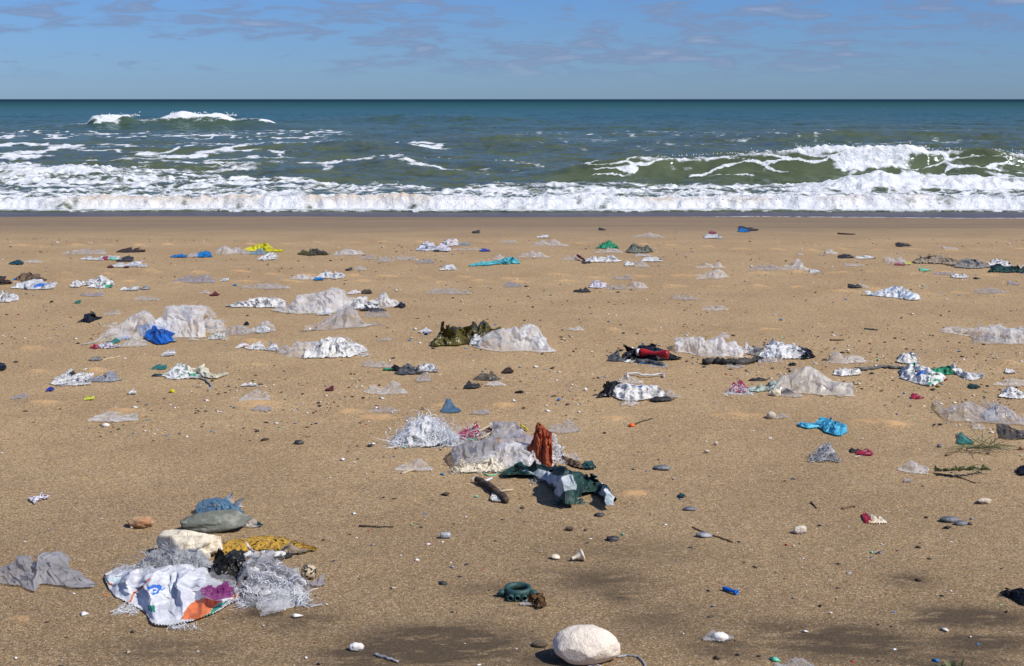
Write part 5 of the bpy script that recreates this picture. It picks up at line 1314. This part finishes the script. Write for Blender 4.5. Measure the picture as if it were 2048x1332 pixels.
H('grey film tatters trailing from the right of the fibre heap', [(520, 1226), (540, 1200), (560, 1192), (580, 1180), (600, 1178), (614, 1196)], [(520, 1238), (545, 1232), (572, 1222), (614, 1200)], 'clear', .5)
F('pale film wisp right of the speckled cube', 618, 1150, 652, 1176, 'lilac_film', .5)
def speckled_cube():
    p = G1(616, 1160); m = mpp(616, 1160); w = 13.5 * m
    bm = bmesh.new(); bmesh.ops.create_cube(bm, size=2)
    bmesh.ops.bevel(bm, geom=bm.edges[:], offset=.35, segments=3, affect='EDGES')
    bmesh.ops.subdivide_edges(bm, edges=bm.edges[:], cuts=1, use_grid_fill=True)
    r = random.Random(4)
    for v in bm.verts: v.co = v.co * w * (1 + r.uniform(-.05, .05))
    me = bpy.data.meshes.new('foam_cube'); bm.to_mesh(me); bm.free(); me.materials.append(MATS['speckled'])
    me.polygons.foreach_set('use_smooth', np.ones(len(me.polygons), bool))
    o = link('foam_cube', me); o.location = p + Vector((0, w, w * .9)); o.rotation_euler = (.1, .05, .35)
    tag(o, 'black speckled tan foam cube right of the front pile', 'foam cube')
speckled_cube()
H('crumpled magenta film on the woven sack', [(402, 1186), (415, 1181), (430, 1180), (440, 1170), (450, 1167), (456, 1180), (464, 1188)], [(402, 1192), (430, 1200), (464, 1194)], 'magenta_film', .35, res=1.8, cr=2.0, lift=.05)
H('clear film over the hollow of the woven sack', [(395, 1160), (420, 1152), (450, 1156), (470, 1165)], [(395, 1175), (470, 1182)], 'clear_grey', .5, lift=.03)
stick('wood_splinter', 'thin tan straw behind the magenta film', 'splinter', [(400, 1160, 8), (470, 1161, 8)], 1.2, 'wood_pale', knob=.05)
stick('plastic_tube', 'white curled bark-like tube under the mustard mat', 'plastic tube', [(524, 1110, 4), (545, 1108, 4), (568, 1108, 4)], 8, 'white_blackspot', taper=.6, knob=.15)
stick('plastic_tube', 'short black tube right of the white curled tube', 'plastic tube', [(542, 1121), (562, 1116), (582, 1110)], 5, 'black_dull', taper=.9, knob=.06)
stick('paper_cone', 'small white pointed cone on the mustard mat', 'paper cone', [(490, 1086, 3), (498, 1095, 3), (514, 1106, 2)], 4.5, 'white_plastic', taper=.08, knob=.03)
F('white tissue scrap at the top of the fibre heap', 485, 1100, 512, 1118, 'white_plastic', .35, **SCR)
stone('stone', 'long grey-green stone lying behind the foam block', 'stone', 362, 1020, 498, 1066, 'stone_grey_green', ryf=.5, sub=5, rough=.17, freq=1.5, facet=.34, rot=.12, sink=.12)
H('translucent blue bag bunched behind the grey-green stone', [(393, 1030), (398, 1008), (412, 998), (430, 995), (442, 999), (452, 1008), (474, 1012), (484, 1024)], [(393, 1036), (440, 1036), (484, 1030)], 'blue_film', .35, res=1.4, cr=1.3, **BAG)
F('clear film flap right of the translucent blue bag', 440, 994, 486, 1020, 'clear', .35)
F('grey film caught at the right end of the grey-green stone', 488, 1034, 520, 1058, 'clear', .4)
F('small dark teal scrap right of the grey-green stone', 508, 1043, 526, 1057, 'dark_teal', .4, **SCR)
stone('stone', 'rough orange-tan stone left of the grey-green stone', 'stone', 254, 1030, 306, 1058, 'stone_orange', ryf=.75, sub=4, rough=.16, freq=1.8, facet=.15)
stone('shell', 'tiny white shell against the orange-tan stone', 'shell', 260, 1051, 268, 1057, 'shell_white', sub=2)
H('crumpled pink-white scrap on the left sand', [(58, 998), (66, 993), (78, 990), (84, 992), (90, 991), (98, 994)], [(58, 1002), (70, 1011), (80, 1003), (98, 999)], 'white_purple', .45, res=1.6, **SCR)

# --- front things
o = stone('stone', 'large smooth round cream stone at the bottom', 'stone', 1104, 1250, 1242, 1330, 'stone_cream', ryf=.72, sub=5, rough=.11, freq=1.05, sink=.08, facet=.05)
stick('rope', 'grey cord curling from the right of the round cream stone', 'cord', [(1234, 1314), (1255, 1310), (1275, 1313), (1286, 1322), (1292, 1335)], 2.4, 'mid_grey', knob=.03, taper=1, sub=5)
o = stick('rope', 'white frayed thread ends below the round cream stone', 'cord', [(1176, 1333), (1190, 1328), (1202, 1332)], 1.5, 'fibre_white')
stone('pebble', 'brown pebble in the shadow left of the round cream stone', 'pebble', 1064, 1280, 1096, 1296, 'stone_brown', sub=3)
def fitting():
    """dark green moulded ring with lugs and three small pipe sockets in front"""
    m = mpp(1035, 1205); p = G1(1036, 1203)
    e = bpy.data.objects.new('plastic_fitting', None); col_root.objects.link(e); e.location = p + Vector((0, .06, 0)); e.rotation_euler = (.06, 0, -.05)
    tag(e, 'dark green moulded pipe fitting with three sockets', 'pipe fitting')
    ro, ri, h = 27 * m, 20.5 * m, 15 * m
    seg = 36; co = []; fa = []
    for k_, (rr, zz) in enumerate(((ro * 1.02, 0), (ro, h), (ri, h), (ri * .96, 0))):
        for j in range(seg):
            t = 2 * math.pi * j / seg; co.append((rr * math.cos(t), rr * math.sin(t) * .9, zz + .006))
    for k_ in range(4):
        for j in range(seg):
            a, b = k_ * seg + j, k_ * seg + (j + 1) % seg; c, d = ((k_ + 1) % 4) * seg + (j + 1) % seg, ((k_ + 1) % 4) * seg + j
            fa.append((a, b, c, d))
    link('ring', mk_mesh('ring', np.array(co), fa, True, ['teal_fitting']), e)
    for sx in (-1, 1):
        me = lathe_mesh('side_lug', [(0, 0), (0, 7 * m), (12 * m, 6.5 * m), (15 * m, 5.5 * m), (15.2 * m, 0)], 'teal_fitting', 16)
        o = link('side_lug', me, e); o.location = (sx * 24 * m, -.01, 8 * m); o.rotation_euler = (0, 0, 0 if sx > 0 else math.pi)
    for i in range(3):
        me = lathe_mesh('socket', [(0, 6.2 * m), (14 * m, 6.2 * m), (14 * m, 4.6 * m), (3 * m, 4.4 * m), (3 * m, 0)], 'teal_fitting', 18)
        o = link('socket', me, e); o.location = ((-12 + 12.5 * i) * m, -ro * .72, 6.5 * m); o.rotation_euler = (0, 0, -math.pi / 2 + (i - 1) * .12)
fitting()
H('brown dry seaweed right of the green fitting', [(1062, 1200), (1068, 1190), (1078, 1187), (1086, 1198), (1092, 1212)], [(1062, 1212), (1078, 1220), (1092, 1216)], 'weed_brown', .4, name='seaweed_clump', cat='seaweed', res=1.6, cr=1.8, ragged=.4, holes=.2)
F('clear shred in front of the green fitting', 1040, 1205, 1070, 1215, 'clear', .5)
def bell():
    a, b = G1(1143, 1122), G1(1171, 1126)
    m = mpp(1158, 1125); L = 27 * m
    me = lathe_mesh('nozzle_cap', [(0, 0), (0, 3.2 * m), (2 * m, 4.0 * m), (5 * m, 3.6 * m), (10 * m, 4.6 * m), (16 * m, 7.5 * m), (20 * m, 9.5 * m), (22 * m, 12.2 * m), (24.5 * m, 12.4 * m), (24.5 * m, 10.5 * m), (20 * m, 8 * m), (12 * m, 3 * m), (12 * m, 0)], 'bone_plastic', 28)
    o = link('nozzle_cap', me); o.location = a + Vector((0, 0, 5.0 * m)); o.rotation_euler = (0, R(-16), R(14))
    tag(o, 'bone coloured bell-shaped plastic cap on its side', 'plastic cap')
bell()
def plug():
    a, b = G1(1446, 1180), G1(1474, 1189); m = mpp(1460, 1186); L = (b - a).length
    e = bpy.data.objects.new('wall_plug', None); col_root.objects.link(e); e.location = a + Vector((0, 0, 4.6 * m)); e.rotation_euler = (0, 0, math.atan2(b.y - a.y, b.x - a.x))
    tag(e, 'small bright blue ribbed plastic wall plug', 'wall plug')
    pr = [(0, 0), (0, 3 * m)]
    for i in range(6): pr += [(L * (.06 + .09 * i), 4.2 * m), (L * (.10 + .09 * i), 3.4 * m)]
    pr += [(L * .70, 3.6 * m), (L * .86, 3.6 * m)]
    link('body', lathe_mesh('body', pr, 'blue_plastic', 16), e)
    link('collar', lathe_mesh('collar', [(L * .86, 3.6 * m), (L * .88, 5 * m), (L, 5 * m), (L, 3.2 * m), (L * .8, 2.6 * m), (L * .8, 0)], 'blue_plastic', 18), e)
plug()
def ferrule():
    m = mpp(890, 1079); a = G1(881, 1077)
    e = bpy.data.objects.new('metal_ferrule', None); col_root.objects.link(e); e.location = a + Vector((0, 0, 6.2 * m)); e.rotation_euler = (0, 0, .12)
    tag(e, 'short grey metal tube on open sand', 'metal tube')
    link('sleeve', lathe_mesh('sleeve', [(0, 0), (0, 5.6 * m), (1.5 * m, 6.2 * m), (19 * m, 6.2 * m), (20 * m, 5.4 * m), (20 * m, 4.4 * m), (15 * m, 4.2 * m), (15 * m, 0)], 'metal_grey', 24), e)
ferrule()
stone('plastic_chip', 'small cream block left of the bell-shaped cap', 'plastic chip', 1100, 1108, 1121, 1119, 'bone_plastic', sub=3, facet=.25)
stone('shell', 'white shell covered by grey film near the bottom', 'shell', 1425, 1264, 1456, 1284, 'shell_white', sub=3)
F('grey film draped over the white shell', 1406, 1261, 1468, 1287, 'clear_grey', .45)
stone('shell', 'white curved shell at the bottom left of centre', 'shell', 698, 1285, 728, 1303, 'shell_white', ryf=.6, sub=4, rough=.12)
stick('plastic_strip', 'narrow pale plastic strip at the bottom left of centre', 'plastic strip', [(751, 1308), (765, 1313), (782, 1318), (796, 1324)], 3.4, 'mid_grey', knob=.2)
def clip():
    e = F('cream curved plastic piece with a red end', 1738, 1031, 1774, 1051, 'bone_plastic', .45, name='plastic_clip', cat='plastic scrap', ragged=0, cr=.4)
    patch(e, 'red_end', 1728, 1030, 1744, 1051, 'red_plastic', .45, cr=.4)
clip()
stone('stone', 'flat striped slate stone, upper of two on the right', 'stone', 1880, 1032, 1918, 1045, 'stone_slate', ryf=.7, sub=4, rough=.05)
stone('stone', 'flat plain slate stone, lower of two on the right', 'stone', 1908, 1041, 1935, 1052, 'stone_slate', ryf=.7, sub=4, rough=.05)
stone('stone', 'angular cream rock right of centre in the foreground', 'stone', 1583, 1049, 1616, 1071, 'stone_pale', ryf=.8, sub=4, rough=.15, facet=.3)
stone('stone', 'small cream block of stone towards the right edge', 'stone', 1952, 994, 1983, 1009, 'stone_pale', ryf=.7, sub=4, rough=.15, facet=.3)
stone('stone', 'long thin slate sliver right of the green tarpaulin', 'stone', 1306, 930, 1341, 941, 'stone_slate', ryf=.6, sub=4, rough=.06)
stone('stone', 'smaller slate sliver below the long one', 'stone', 1366, 1013, 1394, 1022, 'stone_slate', ryf=.6, sub=4, rough=.06)
F('dark blue knobbly scrap between the two slate slivers', 1356, 987, 1371, 998, 'dark_teal', .4, **SCR)
stone('pebble', 'black pebble below the tip of the green tarpaulin', 'pebble', 1189, 1025, 1209, 1033, 'stone_black', sub=3)
stone('pebble', 'black knobbly pebble above the bell-shaped cap', 'pebble', 1212, 1072, 1238, 1083, 'stone_black', sub=3, rough=.25)
stone('pebble', 'small half-buried tan pebble left of the black knobbly one', 'pebble', 1131, 1052, 1148, 1061, 'stone_brown', sub=3)
stick('stick', 'dark twig with a straight short length on open sand', 'stick', [(718, 1051), (750, 1053), (788, 1053)], 1.7, 'wood_dark', knob=.3)
stick('stick', 'dark slanting twig behind a pale stone chip', 'stick', [(1385, 1055), (1415, 1068), (1440, 1075), (1466, 1084)], 2.4, 'wood_mid', knob=.15)
stone('stone', 'pale grey stone chip on the slanting twig', 'stone', 1391, 1063, 1426, 1077, 'mid_grey', ryf=.6, sub=3, facet=.25)
H('shiny black bag cut by the right edge in the foreground', [(2004, 1188), (2012, 1182), (2020, 1184), (2026, 1178), (2040, 1175), (2075, 1176)], [(2004, 1193), (2024, 1200), (2040, 1212), (2075, 1216)], 'black_plastic', .35, res=1.5, **BAG)
F('crumpled grey film cut by the bottom edge', 1542, 1316, 1632, 1348, 'clear_grey', .35)
stone('ring_clip', 'black arched ring piece on open sand at left of centre', 'ring', 589, 880, 608, 890, 'stone_black', sub=3, rough=.2)
stick('stick', 'little dark brown twig tip on the right foreground', 'stick', [(1622, 1004), (1633, 1016)], 1.8, 'wood_dark')
stick('stick', 'curled tan leaf-like chip on the right foreground', 'stick', [(1684, 1017), (1698, 1013), (1710, 1012)], 2.8, 'wood_mid')
stone('pebble', 'white pebble left of the stained white cloth', 'pebble', 1167, 775, 1175, 783, 'shell_white', sub=2, rough=.05)
stone('pebble', 'pale shark-tooth shaped chip on open right sand', 'pebble', 1428, 882, 1436, 892, 'stone_pale', sub=2)
stone('pebble', 'pale yellow chip beside the shark-tooth shaped one', 'pebble', 1408, 899, 1419, 906, 'stone_pale', sub=2)
stone('pebble', 'grey-mauve round pebble left of the driftwood piece', 'pebble', 1874, 888, 1885, 895, 'stone_slate', sub=2)

# ------------------------------------------------------------------ small crumbs of debris
def chips():
    r = random.Random(77)
    # crumbs are told apart by the thing they lie beside
    things = []; used = set(); ends = 0
    bpy.context.view_layer.update()
    for o in bpy.data.objects:
        if o.parent is None and 'label' in o.keys() and 'kind' not in o.keys():
            qx, qy = project(o.location.x, o.location.y, o.location.z)
            if 0 < qx < 2048 and qy < 1332: things.append((float(qx), float(qy), o['label']))
    def chip_label(o, x, y, words, kd):
        order = sorted(things, key=lambda t: math.hypot(t[0] - x, 1.6 * (t[1] - y)))
        for t in order[:8]:
            dx, dy = x - t[0], y - t[1]
            w = ('left of' if dx < 0 else 'right of') if abs(dx) > 1.2 * abs(dy) else ('behind' if dy < 0 else 'in front of')
            l = ' '.join(words) + ' ' + w + ' the ' + t[2]
            if len(l.split()) <= 16 and l not in used:
                used.add(l); return tag(o, l, kd[2], kd[3])
        tag(o, kd[1], kd[2], kd[3])
    kinds = {'black': ('stone_black', 'tiny black chip lying on the sand', 'driftwood chip', 'black chips on the sand'),
             'brown': ('wood_dark', 'tiny dark brown driftwood crumb on the sand', 'driftwood chip', 'brown crumbs on the sand'),
             'white': ('shell_white', 'tiny white chip lying on the sand', 'shell chip', 'white chips on the sand'),
             'blue': ('bright_blue', 'tiny blue plastic chip lying on the sand', 'plastic chip', 'blue plastic chips'),
             'teal': ('mint', 'tiny mint green plastic chip on the sand', 'plastic chip', 'mint plastic chips'),
             'red': ('red_plastic', 'tiny red plastic chip lying on the sand', 'plastic chip', 'red plastic chips'),
             'grey': ('mid_grey', 'tiny grey film shred lying on the sand', 'film shred', 'grey film shreds')}
    mesh = {}
    for k_, v in kinds.items():
        mesh[k_] = [blob_mesh('chip', 1, r.uniform(.5, .9), r.uniform(.25, .5), v[0], i * 7 + len(k_), rough=.35, freq=1.5, sub=2, facet=.2, smooth=False) for i in range(3)]
    nm = {'black': 'driftwood_chip', 'brown': 'driftwood_chip', 'white': 'shell_chip', 'blue': 'plastic_chip', 'teal': 'plastic_chip', 'red': 'plastic_chip', 'grey': 'film_shred'}
    def put(x, y, w, k_):
        m = mpp(x, y); p = G1(x, y)
        o = link(nm[k_], r.choice(mesh[k_])); s = w * .5 * m
        o.location = p + Vector((0, 0, s * .1)); o.scale = (s * .85, s * .75, s * .6); o.rotation_euler = (0, 0, r.uniform(-.6, .6))
        chip_label(o, x, y, kinds[k_][1].split(' ')[:-4] if k_ not in ('brown', 'teal', 'grey') else {'brown': ['tiny', 'brown', 'crumb'], 'teal': ['tiny', 'mint', 'chip'], 'grey': ['tiny', 'grey', 'shred']}[k_], kinds[k_])
    seen = {'black': ((17, 484, 5), (46, 506, 6), (142, 517, 8), (92, 543, 5), (1110, 468, 4), (1058, 482, 6), (1490, 563, 8), (1247, 608, 8), (1226, 619, 4), (858, 633, 8), (993, 636, 6), (1305, 588, 5), (1822, 579, 8), (1988, 594, 6), (1500, 475, 4),
                      (62, 733, 6), (104, 722, 8), (32, 724, 14), (134, 787, 6), (84, 795, 7), (51, 823, 13), (67, 845, 10), (56, 836, 6), (86, 834, 6), (178, 857, 10), (198, 865, 7), (292, 833, 6), (377, 816, 6), (331, 883, 6), (320, 845, 6), (568, 743, 10), (737, 745, 7), (740, 768, 7),
                      (680, 800, 8), (511, 859, 8), (567, 820, 8), (530, 837, 6), (622, 893, 8), (470, 905, 6), (580, 907, 6), (606, 905, 4), (807, 831, 7), (868, 777, 8), (912, 776, 7), (1046, 818, 7), (1063, 784, 6), (1110, 792, 10), (1150, 839, 11), (1185, 841, 8), (1192, 838, 7), (1395, 746, 6), (1382, 769, 6),
                      (1378, 845, 6), (1420, 840, 10), (1384, 844, 6), (1277, 904, 7), (1508, 909, 8), (1580, 899, 9), (1746, 748, 6), (1808, 816, 5), (1750, 834, 6), (1845, 972, 8), (24, 978, 6), (142, 986, 5), (151, 1008, 8), (108, 1047, 4), (192, 1078, 5), (1840, 1086, 7), (1662, 1170, 6), (663, 1153, 5), (905, 1224, 10), (914, 1225, 6),
                      (219, 1237, 5), (668, 1154, 4), (1929, 1038, 4), (1065, 1262, 6), (1285, 1283, 5), (763, 998, 7), (789, 998, 14), (1040, 998, 8), (820, 968, 8), (766, 924, 6)),
            'brown': ((150, 724, 8), (210, 715, 8), (598, 768, 7), (668, 805, 8), (702, 748, 10), (705, 794, 12), (845, 815, 8), (1155, 800, 6), (1177, 802, 5), (1419, 952, 7), (1340, 872, 6), (1570, 962, 8), (1085, 1149, 12), (834, 1139, 5), (700, 1069, 8), (1280, 850, 5), (120, 818, 8), (42, 803, 9), (632, 898, 9), (714, 892, 7), (650, 1160, 6), (1452, 794, 8), (1462, 796, 6)),
            'white': ((135, 503, 5), (350, 530, 5), (412, 487, 5), (935, 540, 6), (918, 553, 4), (1027, 545, 4), (1665, 533, 6), (1719, 548, 5), (1822, 550, 5), (1848, 551, 5), (1550, 629, 6), (777, 633, 5), (250, 717, 9), (289, 709, 9), (382, 783, 8), (78, 833, 4), (466, 851, 6), (4, 906, 8), (528, 771, 6), (627, 756, 5), (840, 795, 7), (704, 757, 5),
                      (946, 722, 6), (842, 773, 5), (882, 914, 6), (1132, 875, 6), (1272, 921, 5), (1412, 883, 7), (1507, 862, 6), (1533, 938, 4), (1540, 877, 12), (1823, 856, 7), (1725, 877, 7), (1795, 888, 5), (1867, 913, 6), (1902, 1084, 9), (1812, 1022, 6), (204, 1037, 7), (97, 1058, 5), (50, 1084, 12), (713, 1076, 8), (1181, 1078, 10), (1350, 1111, 8), (1265, 1271, 4), (930, 1287, 5), (1033, 1298, 9), (958, 1330, 12), (1878, 871, 6), (1050, 1041, 6), (880, 750, 8), (1584, 1045, 4), (1655, 805, 8), (1697, 817, 6)),
            'blue': ((381, 541, 7), (558, 542, 5), (982, 577, 7), (1653, 596, 6), (1818, 627, 5), (816, 607, 6), (296, 711, 4), (398, 766, 6), (140, 741, 4), (632, 847, 10), (577, 792, 5), (562, 843, 5), (606, 904, 5), (738, 762, 5), (1152, 792, 7), (1367, 775, 7), (1475, 758, 6), (1475, 745, 5), (1408, 781, 6), (1443, 914, 5), (1345, 958, 5), (1586, 958, 12), (196, 1186, 8), (1266, 1007, 5), (1585, 1107, 4), (1903, 945, 10), (1772, 858, 9), (1770, 811, 8), (98, 1059, 4), (590, 907, 5)),
            'teal': ((570, 790, 6), (434, 859, 5), (408, 770, 5), (957, 893, 4), (1003, 1042, 4), (1652, 819, 4), (2003, 1210, 11), (876, 854, 4)),
            'red': ((1349, 477, 5), (274, 538, 4), (419, 703, 5), (632, 822, 7), (187, 751, 5), (186, 774, 5), (808, 773, 5), (890, 788, 4), (814, 827, 5), (1255, 871, 4), (716, 891, 6), (1968, 937, 14), (1600, 820, 4)),
            'grey': ((95, 536, 14), (470, 521, 8), (430, 525, 7), (560, 558, 12), (700, 540, 8), (1000, 471, 10), (1356, 465, 10), (1385, 504, 12), (1550, 478, 9), (1400, 587, 8), (1438, 588, 9), (1500, 567, 9), (1440, 654, 10), (1885, 588, 14), (1920, 590, 12), (1370, 512, 12), (1320, 532, 14), (1330, 607, 6), (860, 571, 8),
                     (425, 795, 9), (452, 691, 8), (436, 687, 8), (590, 765, 8), (630, 804, 8), (595, 810, 14), (1090, 739, 12), (1526, 860, 9), (1456, 853, 12), (1500, 745, 10), (1210, 754, 12), (1200, 757, 10), (1330, 880, 8), (1040, 1020, 6), (1960, 965, 9), (1430, 805, 12), (668, 1075, 6), (300, 740, 7))}
    for k_, l in seen.items():
        for x, y, w in l: put(x, y, w, k_)
    # uncountable specks
    co = []; fa = []; mi = []
    oc = np.array([(1, 0, 0), (-1, 0, 0), (0, 1, 0), (0, -1, 0), (0, 0, 1), (0, 0, -1)], float)
    of = np.array([(0, 2, 4), (2, 1, 4), (1, 3, 4), (3, 0, 4), (2, 0, 5), (1, 2, 5), (3, 1, 5), (0, 3, 5)])
    rr = np.random.RandomState(5)
    mats = ['stone_black', 'wood_dark', 'shell_white', 'bright_blue', 'mint', 'red_plastic', 'mid_grey', 'wood_pale']
    pr = np.array([.26, .24, .22, .06, .03, .03, .10, .06]); pr = pr / pr.sum()
    N = 16000
    y = rr.uniform(3.4, 17, N); x = rr.uniform(-.42, .42, N) * y
    ok = (rr.rand(N) < .18 + .82 * np.exp(-((y - 8.0) / 1.3) ** 2)) & (fbm(x * .7, y * .7, 8, 3) > .42 + .12 * rr.rand(N))
    x, y = x[ok][:2600], y[ok][:2600]; z = ground_z(x, y)
    for n in range(len(x)):
        s = rr.gamma(1.6, .0020) + .0015 + .00022 * y[n]
        a = rr.uniform(0, 6.28); st = np.array([[math.cos(a) * 1.5, math.sin(a) * 1.5, 0], [-math.sin(a), math.cos(a), 0], [0, 0, .5]])
        co.append((oc * rr.uniform(.7, 1.3, (6, 3))) @ st * s + (x[n], y[n], z[n] + s * .3)); fa.append(of + 6 * n); mi += [rr.choice(8, p=pr)] * 8
    o = link('debris_specks', mk_mesh('debris_specks', np.concatenate(co), np.concatenate(fa), False, mats, mi)); o['kind'] = 'stuff'
    tag(o, 'fine crumbs of shell, wood and plastic strewn over the sand', 'debris')
chips()
